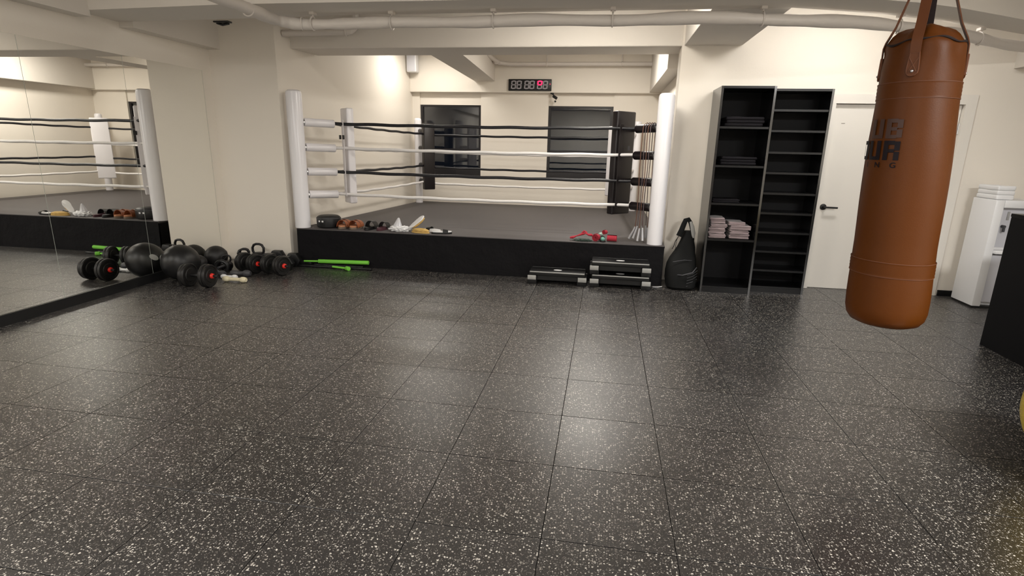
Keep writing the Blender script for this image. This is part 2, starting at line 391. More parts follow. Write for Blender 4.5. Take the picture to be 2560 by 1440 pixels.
# ------------------------------------------------------------------ pipes
def pipe_clamp(mb, x, y, z, r, top):
    mb.tube([(x, y + math.cos(a) * (r + 0.004), z + math.sin(a) * (r + 0.004)) for a in [2*PI*k/16 for k in range(16)]], 0.006, seg=6, closed=True)
    mb.cyl((x, y, z + r), (x, y, top), 0.008, seg=8).box((x - 0.02, y - 0.03, top - 0.02), (x + 0.02, y + 0.03, top))
pz = 2.395
path = [(-2.70, -1.5), (-2.72, 1.0), (-2.73, 3.0), (-2.73, 3.8), (-2.72, 4.1), (-2.73, 4.40), (-2.70, 4.53), (-2.60, 4.62), (-2.3, 4.64), (-1.9, 4.655), (-1.3, 4.63), (-0.7, 4.64), (0.1, 4.645), (0.7, 4.65), (1.20, 4.70),
        (1.75, 4.85), (2.25, 5.05), (2.75, 5.36), (3.25, 5.72), (3.7, 5.98), (3.95, 6.10)]
fine = []
for i in range(len(path) - 1):
    p0 = Vector(path[max(i-1, 0)]); p1 = Vector(path[i]); p2 = Vector(path[i+1]); p3 = Vector(path[min(i+2, len(path)-1)])
    for k in range(8):
        t = k / 8; q = 0.5 * ((2*p1) + (p2-p0)*t + (2*p0-5*p1+4*p2-p3)*t*t + (3*p1-p0-3*p2+p3)*t**3)
        fine.append((q.x, q.y, pz + 0.006 * math.sin(q.x * 5.1 + q.y)))
fine.append((*path[-1], pz))
pe = empty('wrapped_pipe', (0, 4.65, pz), 'long pale wrapped pipe running under the cross beam across the top of the photo', 'pipe')
g = MB().tube([(x, y - 4.65, z - pz) for x, y, z in fine], lambda t: 0.0435 + 0.0035 * math.sin(t * 61) + 0.002 * math.sin(t * 173), seg=20)
g.build('pipe_run', 'pipe', pe)
for cx, cy in ((-2.48, 4.63), (-1.80, 4.65), (-0.95, 4.635), (-0.02, 4.643), (1.08, 4.69), (2.15, 5.0), (3.02, 5.55)):
    mb = MB(); pipe_clamp(mb, cx, cy - 4.65, 0, 0.047, BZ - pz); mb.build('pipe_clamp', 'pipe', pe)
# loop straps where sections meet
for x, y, a in ((-2.58, 4.625, 0.35), (-2.73, 4.12, PI/2)):
    MB().torus((0, 0, 0), 0.047, 0.006, mx=T(x, y - 4.65, 0) @ R(a, 'Z') @ R(PI/2, 'Y')).build('pipe_joint', 'pipe', pe)
sp = empty('short_pipe', (-3.1, 6.2, 2.63), 'short pipe stub coming out of the pillar below the long pipe', 'pipe')
MB().cyl((-0.60, 0, -0.01), (0.17, 0, 0.0), 0.036, seg=20).build('pipe_run', 'pipe', sp)
MB().tube([(0.16, 0, 0), (0.21, 0, 0.004), (0.25, 0.01, 0.04), (0.27, 0.02, 0.10), (0.27, 0.02, 0.37)], 0.04, seg=16).torus((0, 0, 0), 0.041, 0.008, mx=T(0.165, 0, 0) @ R(PI/2, 'Y')).build('pipe_elbow', 'pipe', sp)
ap = empty('alcove_pipe', (-0.6, 9.48, 2.74), 'thin pipe along the far wall above the red timer', 'pipe')
MB().tube([(-1.30, -0.9, 0.06), (-1.28, -0.35, 0.04), (-1.22, -0.1, 0.01), (-1.05, 0, 0), (1.22, 0, 0)], 0.033, seg=14).build('pipe_run', 'pipe', ap)
for x in (-0.45, 0.75): MB().cyl((x, 0, 0.0), (x, 0, 0.26), 0.010, seg=8).torus((0, 0, 0), 0.036, 0.007, mx=T(x, 0, 0) @ R(PI/2, 'Y')).build('pipe_clamp', 'pipe', ap)
MB().ball((-1.26, -0.18, 0.02), 0.05, 3).build('pipe_joint', 'pipe', ap)

# ------------------------------------------------------------------ boxing ring
PZ = 0.435
ring = empty('boxing_ring', (-1.45, 7.8, 0), 'raised boxing ring with black skirt, white and black ropes and four padded posts', 'boxing ring')
def rl(x, y, z): return (x + 1.45, y - 7.8, z)
RP = [(-3.61, 6.02), (0.68, 6.02), (0.68, 9.66), (-3.30, 9.66)]
lo = [rl(x, y, 0)[:2] for x, y in RP]
MB().prism([(lo[0][0] + .02, lo[0][1] + .03), (lo[1][0] - .02, lo[1][1] + .03), (lo[2][0] - .02, lo[2][1]), (lo[3][0] + .02, lo[3][1])], 0, PZ - 0.03).build('ring_base', 'blackmatte', ring, smooth=False)
MB().prism(lo, PZ - 0.03, PZ, r=0.008).build('ring_canvas', 'canvas', ring)
# hanging skirt with shallow folds
sk = MB(); nx, nz = 150, 10; grid = []
for i in range(nx + 1):
    x = -3.605 + 4.28 * i / nx; col_ = []
    for j in range(nz + 1):
        z = (PZ - 0.012) * (1 - j / nz); t = j / nz
        y = 6.018 - 0.012 * t * (0.5 + noise.noise(Vector((x * 1.3, z * 2.5, 0)))) - 0.010 * t * math.sin(x * 3.1 + 4 * z) - 0.006 * abs(noise.noise(Vector((x * 4, z * 6, 2))))
        col_.append(sk.bm.verts.new(rl(x, y - 0.004, z + 0.002)))
    grid.append(col_)
for i in range(nx):
    for j in range(nz): sk.bm.faces.new((grid[i][j], grid[i+1][j], grid[i+1][j+1], grid[i][j+1]))
sk.build('ring_skirt', 'skirt', ring)
ZR = (1.655, 1.372, 1.09, 0.82)
S2 = math.sqrt(0.5)
corners = {   # post xy, inward direction, top, radius, cover/pad colour, cover r, cover length, pad width
    'fl': ((-3.575, 6.11), (S2, S2), 2.01, 0.089, 'whitepad', 0.047, 0.445, 0.22),
    'fr': ((0.575, 6.11), (-S2, S2), 2.00, 0.083, 'blackpad', 0.046, 0.375, 0.29),
    'bl': ((-3.235, 9.42), (S2, -S2), 1.87, 0.062, 'blackpad', 0.036, 0.28, 0.20),
    'br': ((0.47, 9.42), (-S2, -S2), 1.87, 0.062, 'whitepad', 0.040, 0.38, 0.28)}
anc = {}
for key, ((px, py), (dx, dy), top, pr, cm, cr_, cl, pw) in corners.items():
    post = MB().lathe([(0, PZ), (pr, PZ), (pr, top - 0.045), (pr * 0.93, top - 0.018), (pr * 0.7, top - 0.003), (0, top)], 36, mx=T(*rl(px, py, 0))).build('ring_post', 'post', ring)
    ang = math.atan2(dy, dx)
    for z in ZR:
        q = MB(); s0 = pr + 0.008
        q.cyl((px + dx * s0 + 1.45, py + dy * s0 - 7.8, z + 0.004), (px + dx * cl + 1.45, py + dy * cl - 7.8, z - 0.004), cr_, seg=20, bev=0.006)
        q.build('turnbuckle_cover', cm, post)
        MB().cyl(rl(px + dx * (pr - .01), py + dy * (pr - .01), z), rl(px + dx * s0, py + dy * s0, z), cr_ * 0.8, seg=12).build('turnbuckle', 'metal', post)
    anc[key] = (px + dx * cl, py + dy * cl)
    # corner pad: inside the rope loops
    pc = cl + (0.055 + pw / 2 if key[0] == 'f' else 0.10)
    mx = T(*rl(px + dx * pc, py + dy * pc, 0)) @ R(ang, 'Z')
    z0, z1 = (0.705, 1.84) if key[0] == 'f' else (0.69, 1.775)
    pad = MB().box((-0.045, -pw / 2, z0), (0.045, pw / 2, z1), 0.016, 3, mx=mx).build('corner_pad', cm, ring)
    # tie strap running down the rope side of the pad
    mb = MB()
    for sy in ((-1,) if key == 'fl' else (1,) if key == 'fr' else ()):
        mb.box((-0.095, sy * pw * 0.42 - 0.030, z0 + 0.09), (-0.090, sy * pw * 0.42 + 0.030, 1.70), 0.002, 1, mx=mx)
        mb.build('tie_strap', cm, pad)
        mb = MB()
    if key == 'fl':
        for yy in (-0.13, -0.02):
            MB().box((-0.112, yy - 0.022, 1.475), (-0.096, yy + 0.022, 1.525), 0.004, mx=mx).build('buckle', 'black', pad)
    if key == 'fr':
        MB().box((-0.099, -0.02, 1.42), (-0.094, 0.012, 1.47), mx=mx).build('buckle', 'greyvinyl', pad)
ropecol = ('blackrope', 'whiterope', 'blackrope', 'whiterope')
for a, b in (('fl', 'fr'), ('fl', 'bl'), ('bl', 'br'), ('fr', 'br')):
    for z, m in zip(ZR, ropecol):
        A = Vector((*anc[a], z)); B = Vector((*anc[b], z)); n = 48; pts = []
        if a + b == 'flbl' or a + b == 'frbr': B.z = z - (0.05 if z > 1.3 else 0.0)
        if a + b == 'blbr': A.z = B.z = z - (0.06 if z > 1.3 else 0.03)
        for k in range(n + 1):
            t = k / n; p = A.lerp(B, t); p.z -= 0.012 * 4 * t * (1 - t)
            p.z += 0.003 * math.sin(t * 40 + z * 9)
            pts.append(rl(*p))
        MB().tube(pts, lambda t: 0.0185 + 0.0015 * math.sin(t * 300), seg=12).build('ring_rope', m, ring)

# ------------------------------------------------------------------ alcove wall fittings
tm = empty('interval_timer', (-1.33, 9.60, 2.337), 'black wall timer with grey digits and one red lit digit above the windows', 'timer')
MB().box((-0.36, -0.045, 0), (0.36, 0, 0.182), 0.006).build('timer_case', 'black', tm)
SEG = {'a': ((0.016, 0.112), (0.060, 0.130)), 'd': ((0.016, -0.002), (0.060, 0.016)), 'g': ((0.016, 0.056), (0.060, 0.072)),
       'f': ((-0.003, 0.068), (0.015, 0.124)), 'b': ((0.061, 0.068), (0.079, 0.124)), 'e': ((-0.003, 0.004), (0.015, 0.060)), 'c': ((0.061, 0.004), (0.079, 0.060))}
for k, x in enumerate((-0.315, -0.222, -0.093, -0.005, 0.122, 0.215)):
    dg = MB(); lit = MB(); has = False
    for s, ((x0, z0), (x1, z1)) in SEG.items():
        t = lit if (k == 4 and s in 'abfg') else dg
        shear = lambda z: 0.08 * z
        g0 = t.bm.verts
        vs = [t.bm.verts.new((x + px + shear(pz_), -0.0475, 0.028 + pz_)) for px, pz_ in ((x0, z0), (x1, z0), (x1, z1), (x0, z1))]
        f = t.bm.faces.new(vs); ex = bmesh.ops.extrude_face_region(t.bm, geom=[f])
        for v in [v for v in ex['geom'] if isinstance(v, bmesh.types.BMVert)]: v.co.y += 0.004
    d = dg.build('digit', 'segoff', tm, smooth=False)
    if k == 4: tag(lit.build('lit_segment', 'segon', d, smooth=False), 'glowing red segments')
    else: lit.bm.free()
MB().box((0.333, -0.048, 0.10), (0.341, -0.044, 0.108)).build('indicator', 'segon', tm, smooth=False)
sk_ = empty('security_camera', (-0.955, 9.60, 2.30), 'tiny black camera on a bracket just right of and below the timer', 'camera')
MB().box((-0.03, -0.02, -0.012), (0.03, 0.02, 0.008), 0.003).tube([(0, -0.01, -0.01), (0.03, -0.03, -0.03), (0.05, -0.05, -0.06)], 0.010).build('bracket', 'black', sk_)
MB().cyl((0.02, -0.05, -0.045), (0.085, -0.07, -0.085), 0.024, seg=16, bev=0.004).ball((0.06, -0.062, -0.13), 0.017, 2).build('camera_body', 'black', sk_)
aw = empty('wall_speaker', (-3.33, 9.50, 2.61), 'small white box speaker high in the left corner over the ring', 'speaker')
MB().box((-0.085, -0.09, 0), (0.085, 0.07, 0.29), 0.02, 4).build('speaker_body', 'whiteplastic', aw)
MB().cyl((0, 0.065, 0.14), (0, 0.10, 0.14), 0.025).build('wall_bracket', 'greyplastic', aw)
MB().box((-0.07, -0.094, 0.015), (0.07, -0.088, 0.275), 0.004).build('speaker_grille', 'tint', aw)
bb = empty('cable_bracket', (-3.51, 4.90, BZ), 'small black bracket under the cross beam above the pillar', 'bracket')
MB().box((-0.075, -0.03, -0.014), (0.075, 0.03, 0), 0.003).tube([(-0.06, 0, -0.012), (-0.01, 0.01, -0.028), (0.06, 0, -0.02)], 0.011).build('bracket_body', 'black', bb)

# ------------------------------------------------------------------ shelf units
def shelf_unit(name, x0, x1, yf, yb, h, zs, label, thick=0.020):
    e = empty(name, ((x0 + x1) / 2, (yf + yb) / 2, 0), label, 'shelf')
    hx = (x1 - x0) / 2; hy = (yb - yf) / 2
    for s in (-1, 1):
        MB().box((s * hx, -hy, 0), (s * (hx - 0.022), hy, h), 0.0012, 1).build('side_panel', 'blackgloss', e, smooth=False)
    MB().box((-hx + 0.022, -hy, h - 0.022), (hx - 0.022, hy, h)).build('top_panel', 'blackwood', e, smooth=False)
    MB().box((-hx + 0.022, hy - 0.006, 0.045), (hx - 0.022, hy, h - 0.022)).build('back_panel', 'blackmatte', e, smooth=False)
    for z in zs: MB().box((-hx + 0.022, -hy + 0.012, z - thick), (hx - 0.022, hy - 0.006, z)).build('shelf_board', 'blackwood', e, smooth=False)
    MB().box((-hx + 0.022, -hy + 0.006, 0), (hx - 0.022, -hy + 0.022, 0.045)).build('plinth', 'blackwood', e, smooth=False)
    return e
shelf_unit('bookcase', 1.050, 1.552, 5.83, 6.285, 2.045, (1.672, 1.302, 0.93, 0.565, 0.065), 'tall black bookcase with wide shelves, folded towels on one of them')
shelf_unit('bookcase', 1.556, 2.110, 5.965, 6.285, 2.035, (1.845, 1.65, 1.443, 1.243, 1.04, 0.84, 0.643, 0.443, 0.244, 0.065), 'black bookcase with ten narrow empty shelves beside the cream door')

def towel(w_, d_, h_, seed, m='towel', col=None):
    mb = MB(); rnd = random.Random(seed)
    # folded cloth: a few layers doubled over, rounded fold at the front
    n = 3; lh = h_ / n
    for k in range(n):
        o = rnd.uniform(-0.008, 0.008); sh = rnd.uniform(-0.01, 0.01)
        mb.box((-w_/2 + o, -d_/2 + abs(sh), k * lh + 0.001), (w_/2 + o, d_/2, (k + 1) * lh + 0.002), min(lh * 0.47, 0.012), 3)
    bmesh.ops.subdivide_edges(mb.bm, edges=[e for e in mb.bm.edges if e.calc_length() > 0.06], cuts=5, use_grid_fill=True)
    for v in mb.bm.verts:
        q = noise.noise_vector(v.co * 14 + Vector((seed, 0, 0)))
        v.co += Vector((q.x * 0.006, q.y * 0.006, q.z * 0.004 * (0.2 + v.co.z / h_)))
        v.co.z = max(v.co.z, 0.0005)
    return mb
def stack(x, y, z, specs, side):
    names = ('bottom', 'second', 'third', 'fourth', 'top')
    for k, (w_, d_, h_, ox, rz) in enumerate(specs):
        pos = 'topmost' if k == len(specs) - 1 else ('lowest' if k == 0 else ('second from the bottom' if k == 1 else 'third from the bottom'))
        o = towel(w_, d_, h_, k * 3 + (11 if side == 'left' else 41)).build('folded_towel', 'towel')
        o.location = (x + ox, y, z); o.rotation_euler = (0, 0, rz)
        tag(o, 'folded mauve towel, %s in the %s stack on the bookcase' % (pos, side), 'towel', 'folded towels in the bookcase')
        z += h_ + 0.003
stack(1.170, 5.99, 0.567, [(0.165, 0.24, 0.042, 0, 0.02), (0.160, 0.24, 0.056, 0, -0.02), (0.160, 0.24, 0.040, 0.004, 0.03), (0.150, 0.23, 0.058, 0.0, -0.05)], 'left')
stack(1.385, 5.99, 0.567, [(0.190, 0.24, 0.046, 0.01, -0.02), (0.180, 0.24, 0.040, 0.0, 0.04), (0.195, 0.24, 0.040, 0.012, -0.03), (0.160, 0.22, 0.034, -0.03, 0.03)], 'right')
for k, (x, z, w_, h_, lb) in enumerate(((1.22, 0.931, 0.26, 0.03, 'folded dark cloth on the shelf just above the towels'),
                                        (1.30, 1.303, 0.34, 0.08, 'heap of folded dark cloth on the second wide shelf'),
                                        (1.31, 1.673, 0.36, 0.09, 'heap of folded dark cloth on the top wide shelf'))):
    o = towel(w_, 0.28, h_, 70 + k).build('folded_cloth', 'darktowel'); o.location = (x, 6.02, z)
    tag(o, lb, 'cloth')

# ------------------------------------------------------------------ water dispenser and pack
wd = empty('water_dispenser', (3.81, 6.01, 0), 'white freestanding water dispenser between the door and the black counter', 'water dispenser')
MB().box((-0.19, -0.17, 0.02), (-0.115, 0.17, 1.05), 0.006).box((0.115, -0.17, 0.02), (0.19, 0.17, 1.05), 0.006).box((-0.115, -0.09, 0.02), (0.115, 0.17, 1.05)) \
    .box((-0.115, -0.17, 0.98), (0.115, -0.09, 1.05), 0.004).build('body', 'whiteplastic', wd)
MB().box((-0.115, -0.145, 0.06), (0.115, -0.09, 0.53), 0.004).build('lower_door', 'tint', wd)
MB().box((-0.115, -0.098, 0.60), (0.115, -0.09, 0.98), 0.002).build('niche_panel', 'tint', wd)
MB().box((-0.115, -0.20, 0.545), (0.115, -0.09, 0.575), 0.005).build('drip_tray', 'whiteplastic', wd)
for x in (-0.05, 0.05):
    MB().cyl((x, -0.095, 0.80), (x, -0.135, 0.80), 0.014, seg=12).cyl((x, -0.130, 0.81), (x, -0.130, 0.75), 0.011, seg=12).build('tap', 'greyvinyl' if x < 0 else 'metal', wd)
MB().box((-0.03, -0.105, 0.86), (-0.01, -0.09, 0.94), 0.002).build('button_strip', 'greyplastic', wd)
MB().box((-0.18, -0.15, 0), (0.18, 0.16, 0.02)).build('base', 'black', wd)
cp = towel(0.15, 0.30, 0.125, 5).build('paper_pack', 'whiteplastic'); cp.location = (3.70, 6.01, 1.051)
tag(cp, 'white wrapped paper pack lying on the water dispenser', 'paper pack')

# ------------------------------------------------------------------ counter
ct = empty('counter', (3.36, 3.75, 0), 'black panelled counter at the right edge of the photo', 'counter')
MB().box((-0.35, -0.90, 0.0), (0.35, 0.91, 1.01), 0.003).build('cabinet', 'blackmatte', ct, smooth=False)
MB().box((-0.352, -0.905, 1.01), (0.36, 0.915, 1.035), 0.003).build('worktop', 'blackwood', ct, smooth=False)

# ------------------------------------------------------------------ punching bag
bag_az = math.radians(25.65); D = 3.42
bx, by = D * math.sin(bag_az), D * math.cos(bag_az)
pb = empty('punching_bag', (bx, by, 1.3), 'tan leather punching bag hanging by straps at the right of the room', 'punching bag')
to_cam = math.atan2(-by, -bx)      # direction from the bag to the camera
az_t = math.radians(90 - 25.65)
side = Vector((math.cos(to_cam + PI/2), math.sin(to_cam + PI/2), 0))   # picture-right as seen from the camera
def tilt(co):
    z = co.z + 1.3
    return co + side * (0.026 * (1.3 - z) / 0.7) * 1.0
prof = []
for z, r in ((0.568, 0), (0.570, 0.08), (0.577, 0.125), (0.592, 0.158), (0.618, 0.176), (0.655, 0.184), (0.72, 0.186), (0.80, 0.185), (0.87, 0.183), (0.93, 0.182), (1.0, 0.180), (1.1, 0.180), (1.2, 0.181), (1.3, 0.181), (1.4, 0.180),
             (1.5, 0.177), (1.6, 0.172), (1.66, 0.169), (1.72, 0.166), (1.78, 0.165), (1.84, 0.164), (1.88, 0.163), (1.91, 0.162), (1.935, 0.160), (1.952, 0.155), (1.96, 0.147), (1.972, 0.139), (1.99, 0.127), (2.008, 0.108), (2.02, 0.080), (2.026, 0.04), (2.027, 0)):
    prof.append((r, z - 1.3))
# refine the profile
pf = []
for (r0, z0), (r1, z1) in zip(prof, prof[1:]):
    n = max(1, int(abs(z1 - z0) / 0.02))
    for k in range(n): pf.append((r0 + (r1 - r0) * k / n, z0 + (z1 - z0) * k / n))
pf.append(prof[-1])
def bagfn(co):
    z = co.z + 1.3; r = math.hypot(co.x, co.y); a = math.atan2(co.y, co.x)
    if r > 0.02:
        up_ = max(0, (z - 1.72) / 0.25); up_ = min(up_, 1)
        d = 0.0035 * noise.noise(Vector((math.cos(a) * 1.2, math.sin(a) * 1.2, z * 2.2)))
        d += up_ * up_ * (0.012 * noise.noise(Vector((math.cos(a) * 2.6, math.sin(a) * 2.6, z * 7))) - 0.006 * abs(math.sin(a * 2 - to_cam * 2)) )
        if 1.80 < z < 1.95: d -= 0.008 * math.exp(-((z - 1.90) / 0.03) ** 2) * (0.5 + 0.5 * math.sin(a * 5))
        k = (r + d) / r; co = Vector((co.x * k, co.y * k, co.z))
        if z > 1.93: co.z += 0.010 * math.sin(a * 3 + 1) * min(1, (z - 1.93) / 0.02) * min(1, (r / 0.1))
    return tilt(co)
MB().lathe(pf, 96, fn=bagfn).build('bag_body', 'leather', pb, angle=1.2)
for zc, nm in ((1.735, 'up'), (0.885, 'lo')):
    r_ = 0.1665 if nm == 'up' else 0.183
    pr_ = []
    for k in range(9):
        dz = -0.034 + 0.068 * k / 8; pr_.append((r_ + 0.0022 + 0.0007 * math.cos(k * PI) , zc - 1.3 + dz))
    pr_ = [(r_ - 0.004, pr_[0][1] - 0.001)] + pr_ + [(r_ - 0.004, pr_[-1][1] + 0.001)]
    MB().lathe(pr_, 96, fn=tilt).build('seam_band', 'leather', pb)
    st = MB()
    for dz in (-0.036, 0.036):
        st.tube([tilt(Vector(((r_ + 0.0015) * math.cos(2*PI*k/72), (r_ + 0.0015) * math.sin(2*PI*k/72), zc - 1.3 + dz))) for k in range(72)], 0.0022, seg=6, closed=True)
    st.build('stitch_line', 'stitch', pb)
# zip cord round the shoulder, wavering
pts = []
for k in range(96):
    a = 2*PI*k/96; z = 1.952 + 0.008 * math.sin(a * 3 + 1) + 0.004 * math.sin(a * 7)
    pts.append(tilt(Vector((0.1535 * math.cos(a), 0.1535 * math.sin(a), z - 1.3))))
MB().tube(pts, lambda t: 0.0045 + 0.0015 * math.sin(t * 50), seg=8, closed=True).build('shoulder_zip', 'webbing', pb)
# four hanging straps joining at a ring
apex = tilt(Vector((0.0, 0.0, 2.44 - 1.3)))
for k, off in enumerate((0.20, PI/2 + 0.1, PI, -PI/2 - 0.05)):
    a = to_cam - off if k == 0 else to_cam + off
    dirv = Vector((math.cos(a), math.sin(a), 0)); m = 'strap' if k in (0, 1, 3) else 'webbing'
    z_low = 1.848 if k != 2 else 1.88
    pts = [tilt(dirv * 0.1655 + Vector((0, 0, z_low - 1.3))), tilt(dirv * 0.1655 + Vector((0, 0, 1.91 - 1.3))), tilt(dirv * 0.165 + Vector((0, 0, 1.94 - 1.3))),
           tilt(dirv * 0.158 + Vector((0, 0, 1.965 - 1.3))), tilt(dirv * 0.126 + Vector((0, 0, 2.035 - 1.3))), tilt(dirv * 0.07 + Vector((0, 0, 2.22 - 1.3))), apex + dirv * 0.008]
    tn = dirv.cross(Vector((0, 0, 1))).normalized(); mb = MB(); hw = 0.021; th = 0.0022; rr = []
    for i, p in enumerate(pts):
        t = (pts[min(i+1, 6)] - pts[max(i-1, 0)]).normalized(); nrm = tn.cross(t).normalized()
        rr.append([mb.bm.verts.new(p + tn * sx * hw + nrm * sn * th) for sx, sn in ((-1, -1), (1, -1), (1, 1), (-1, 1))])
    for q0, q1 in zip(rr, rr[1:]):
        for i in range(4): mb.bm.faces.new((q0[i], q0[(i+1) % 4], q1[(i+1) % 4], q1[i]))
    mb.bm.faces.new(rr[0][::-1]); mb.bm.faces.new(rr[-1])
    s = mb.build('hanging_strap', m, pb, angle=0.8)
    # stitched leather end patch with rivet
    mb = MB(); seg_ = [(0, -0.052), (0.014, -0.049), (0.024, -0.038), (0.026, -0.02), (0.022, 0.03), (0.019, 0.055), (-0.019, 0.055), (-0.022, 0.03), (-0.026, -0.02), (-0.024, -0.038), (-0.014, -0.049)]
    c0 = tilt(dirv * 0.167 + Vector((0, 0, z_low - 0.005 - 1.3)))
    fr_ = Matrix((( tn.x, 0, dirv.x, c0.x), (tn.y, 0, dirv.y, c0.y), (0, 1, 0, c0.z), (0, 0, 0, 1)))
    mb.prism(seg_, -0.006, 0.004, mx=fr_, r=0.001, seg=1); mb.build('strap_patch', 'strap', s)
    mb = MB()
    mb.tube([fr_ @ Vector((-0.018, 0.03, 0.0045)), fr_ @ Vector((0.016, -0.03, 0.0045))], 0.0014, seg=6).tube([fr_ @ Vector((0.018, 0.03, 0.0045)), fr_ @ Vector((-0.016, -0.03, 0.0045))], 0.0014, seg=6)
    mb.tube([fr_ @ Vector((x * 0.9, y * 0.93, 0.0042)) for x, y in seg_], 0.0012, seg=6, closed=True).build('patch_stitch', 'stitch', s)
    if k != 2: MB().ball((0, 0, 0), 0.0075, 2, mx=T(*(fr_ @ Vector((0, -0.028, 0.005))))).build('rivet', 'metal', s)
MB().torus((0, 0, 0), 0.028, 0.005, mx=T(*(apex + Vector((0, 0, 0.012)))) @ R(PI/2, 'X')).build('hanging_ring', 'metal', pb)
ch = MB(); zz = apex.z + 0.045; i = 0
while zz < CZ - 1.3 - 0.03:
    ch.tube([(apex.x + 0.011 * math.cos(q) * (i % 2), apex.y + 0.011 * math.cos(q) * ((i + 1) % 2), zz + 0.022 * math.sin(q)) for q in [2*PI*k/12 for k in range(12)]], 0.0035, seg=6, closed=True)
    zz += 0.034; i += 1
ch.build('hanging_chain', 'metal', pb)
MB().cyl((apex.x, apex.y, CZ - 1.3 - 0.045), (apex.x, apex.y, CZ - 1.3), 0.045, seg=20).build('ceiling_mount', 'darkmetal', pb)

def wrap_text(txt, z0, height, th_right, rad, m, name, xs=1.0, spacing=1.0, off=0.0035):
    cu = bpy.data.curves.new(name, 'FONT'); cu.body = txt; cu.size = 1.0; cu.offset = off * 9; cu.space_character = spacing; cu.extrude = 0.0; cu.resolution_u = 3
    ob = bpy.data.objects.new(name, cu); COL.objects.link(ob)
    dg = bpy.context.evaluated_depsgraph_get(); me = bpy.data.meshes.new_from_object(ob.evaluated_get(dg))
    bpy.data.objects.remove(ob)
    bm = bmesh.new(); bm.from_mesh(me)
    mxx = max(v.co.x for v in bm.verts); mn = min(v.co.y for v in bm.verts); my = max(v.co.y for v in bm.verts)
    k = height / (my - mn)
    for _ in range(2): bmesh.ops.subdivide_edges(bm, edges=[e for e in bm.edges if e.calc_length() > 0.15], cuts=2)
    bmesh.ops.triangulate(bm, faces=bm.faces)
    for v in bm.verts:
        s = (v.co.x - mxx) * k * xs; zc = z0 + (v.co.y - mn) * k
        a = to_cam + th_right + s / rad     # picture-right is +angle
        v.co = tilt(Vector(((rad + 0.004) * math.cos(a), (rad + 0.004) * math.sin(a), zc - 1.3)))
    bm.to_mesh(me); bm.free(); me.materials.clear(); me.materials.append(M[m]); me.name = name
    o = bpy.data.objects.new(name, me); COL.objects.link(o); o.parent = pb
    return o
wrap_text('ING', 1.379, 0.026, -0.24, 0.180, 'ink', 'printed_lettering', 1.1, 3.2, 0.002)
STROKES = {'U': 'LRb', 'B': 'LRtmb', 'O': 'LRtb', 'R': 'LRtm'}
def block_word(word, z0, height, th_right, rad, m, lw=0.070, gap=0.014):
    bm = bmesh.new(); st = 0.30 * lw / 0.075
    W = len(word) * lw + (len(word) - 1) * gap; x = -W
    for c in word:
        for q in STROKES[c]:
            x0, x1, y0, y1 = {'L': (0, .32, 0, 1), 'R': (.68, 1, 0, 1), 't': (.32, .68, .80, 1), 'm': (.32, .68, .40, .57), 'b': (.32, .68, 0, .18)}[q]
            if q == 'R' and c == 'B': rects = [(x0, x1, 0.04, .45), (x0, x1, .53, .96)]
            elif q == 'R' and c == 'R': rects = [(x0, x1, 0, .44), (x0, x1, .50, .97)]
            else: rects = [(x0, x1, y0, y1)]
            for x0, x1, y0, y1 in rects:
                nx_ = 5; ny_ = 6
                g = [[bm.verts.new((x + (x0 + (x1 - x0) * i / nx_) * lw, (y0 + (y1 - y0) * k / ny_) * height, 0)) for k in range(ny_ + 1)] for i in range(nx_ + 1)]
                for i in range(nx_):
                    for k in range(ny_): bm.faces.new((g[i][k], g[i+1][k], g[i+1][k+1], g[i][k+1]))
        x += lw + gap
    for v in bm.verts:
        a = to_cam + th_right + v.co.x / rad; zc = z0 + v.co.y
        v.co = tilt(Vector(((rad + 0.004) * math.cos(a), (rad + 0.004) * math.sin(a), zc - 1.3)))
    me = bpy.data.meshes.new('printed_lettering'); bm.to_mesh(me); bm.free(); me.materials.append(M[m])
    o = bpy.data.objects.new('printed_lettering', me); COL.objects.link(o); o.parent = pb; return o
block_word('UB', 1.516, 0.090, -0.20, 0.176, 'fadedink')
block_word('OUR', 1.415, 0.090, -0.20, 0.179, 'ink')

# ------------------------------------------------------------------ yellow ball
yb = empty('exercise_ball', (2.299, 2.60, 0), 'yellow exercise ball cut off by the right edge of the photo', 'ball')
MB().ball((0, 0, 0.325), 0.325, 5).build('ball_shell', 'yellow', yb)
MB().cyl((0, 0.0, 0.648), (0, 0, 0.652), 0.012, seg=12).build('valve_plug', 'whiteplastic', yb)

# ------------------------------------------------------------------ aerobic steps
def step(loc, label, rz=0.0):
    e = empty('aerobic_step', loc, label, 'step', rz, 'aerobic steps by the ring')
    MB().box((-0.302, -0.12, 0.095), (0.302, 0.12, 0.140), 0.008, 3).build('deck', 'rubber', e)
    MB().box((-0.294, -0.125, 0.128), (0.294, -0.114, 0.139), 0.003, 2).box((-0.294, 0.114, 0.128), (0.294, 0.125, 0.139), 0.003, 2).build('deck_edge', 'greyplastic', e)
    for k in range(11):
        pass
    MB().lathe([(0, 0), (0.045, 0), (0.045, 0.0012), (0, 0.0012)], 28, mx=T(0.0, -0.01, 0.140) @ Matrix.Diagonal((1.0, 0.62, 1, 1))).build('badge', 'whiteplastic', e)
    for s in (-1, 1):
        MB().box((s * 0.318, -0.122, 0.0), (s * 0.218, 0.122, 0.092), 0.007, 2).build('leg_block', 'rubber', e)
        for f in (-1, 1): MB().box((s * 0.317, f * 0.124, 0.045), (s * 0.225, f * 0.116, 0.094), 0.006, 2).build('corner_grip', 'greyplastic', e)
    MB().box((-0.218, -0.085, 0.04), (0.218, 0.085, 0.095)).build('cross_brace', 'rubber', e)
    return e
step((-0.447, 5.852, 0), 'black aerobic step standing alone to the left of the stacked pair')
step((0.222, 5.852, 0), 'lower of the two stacked black aerobic steps')
step((0.215, 5.852, 0.1425), 'upper of the two stacked black aerobic steps', 0.0)
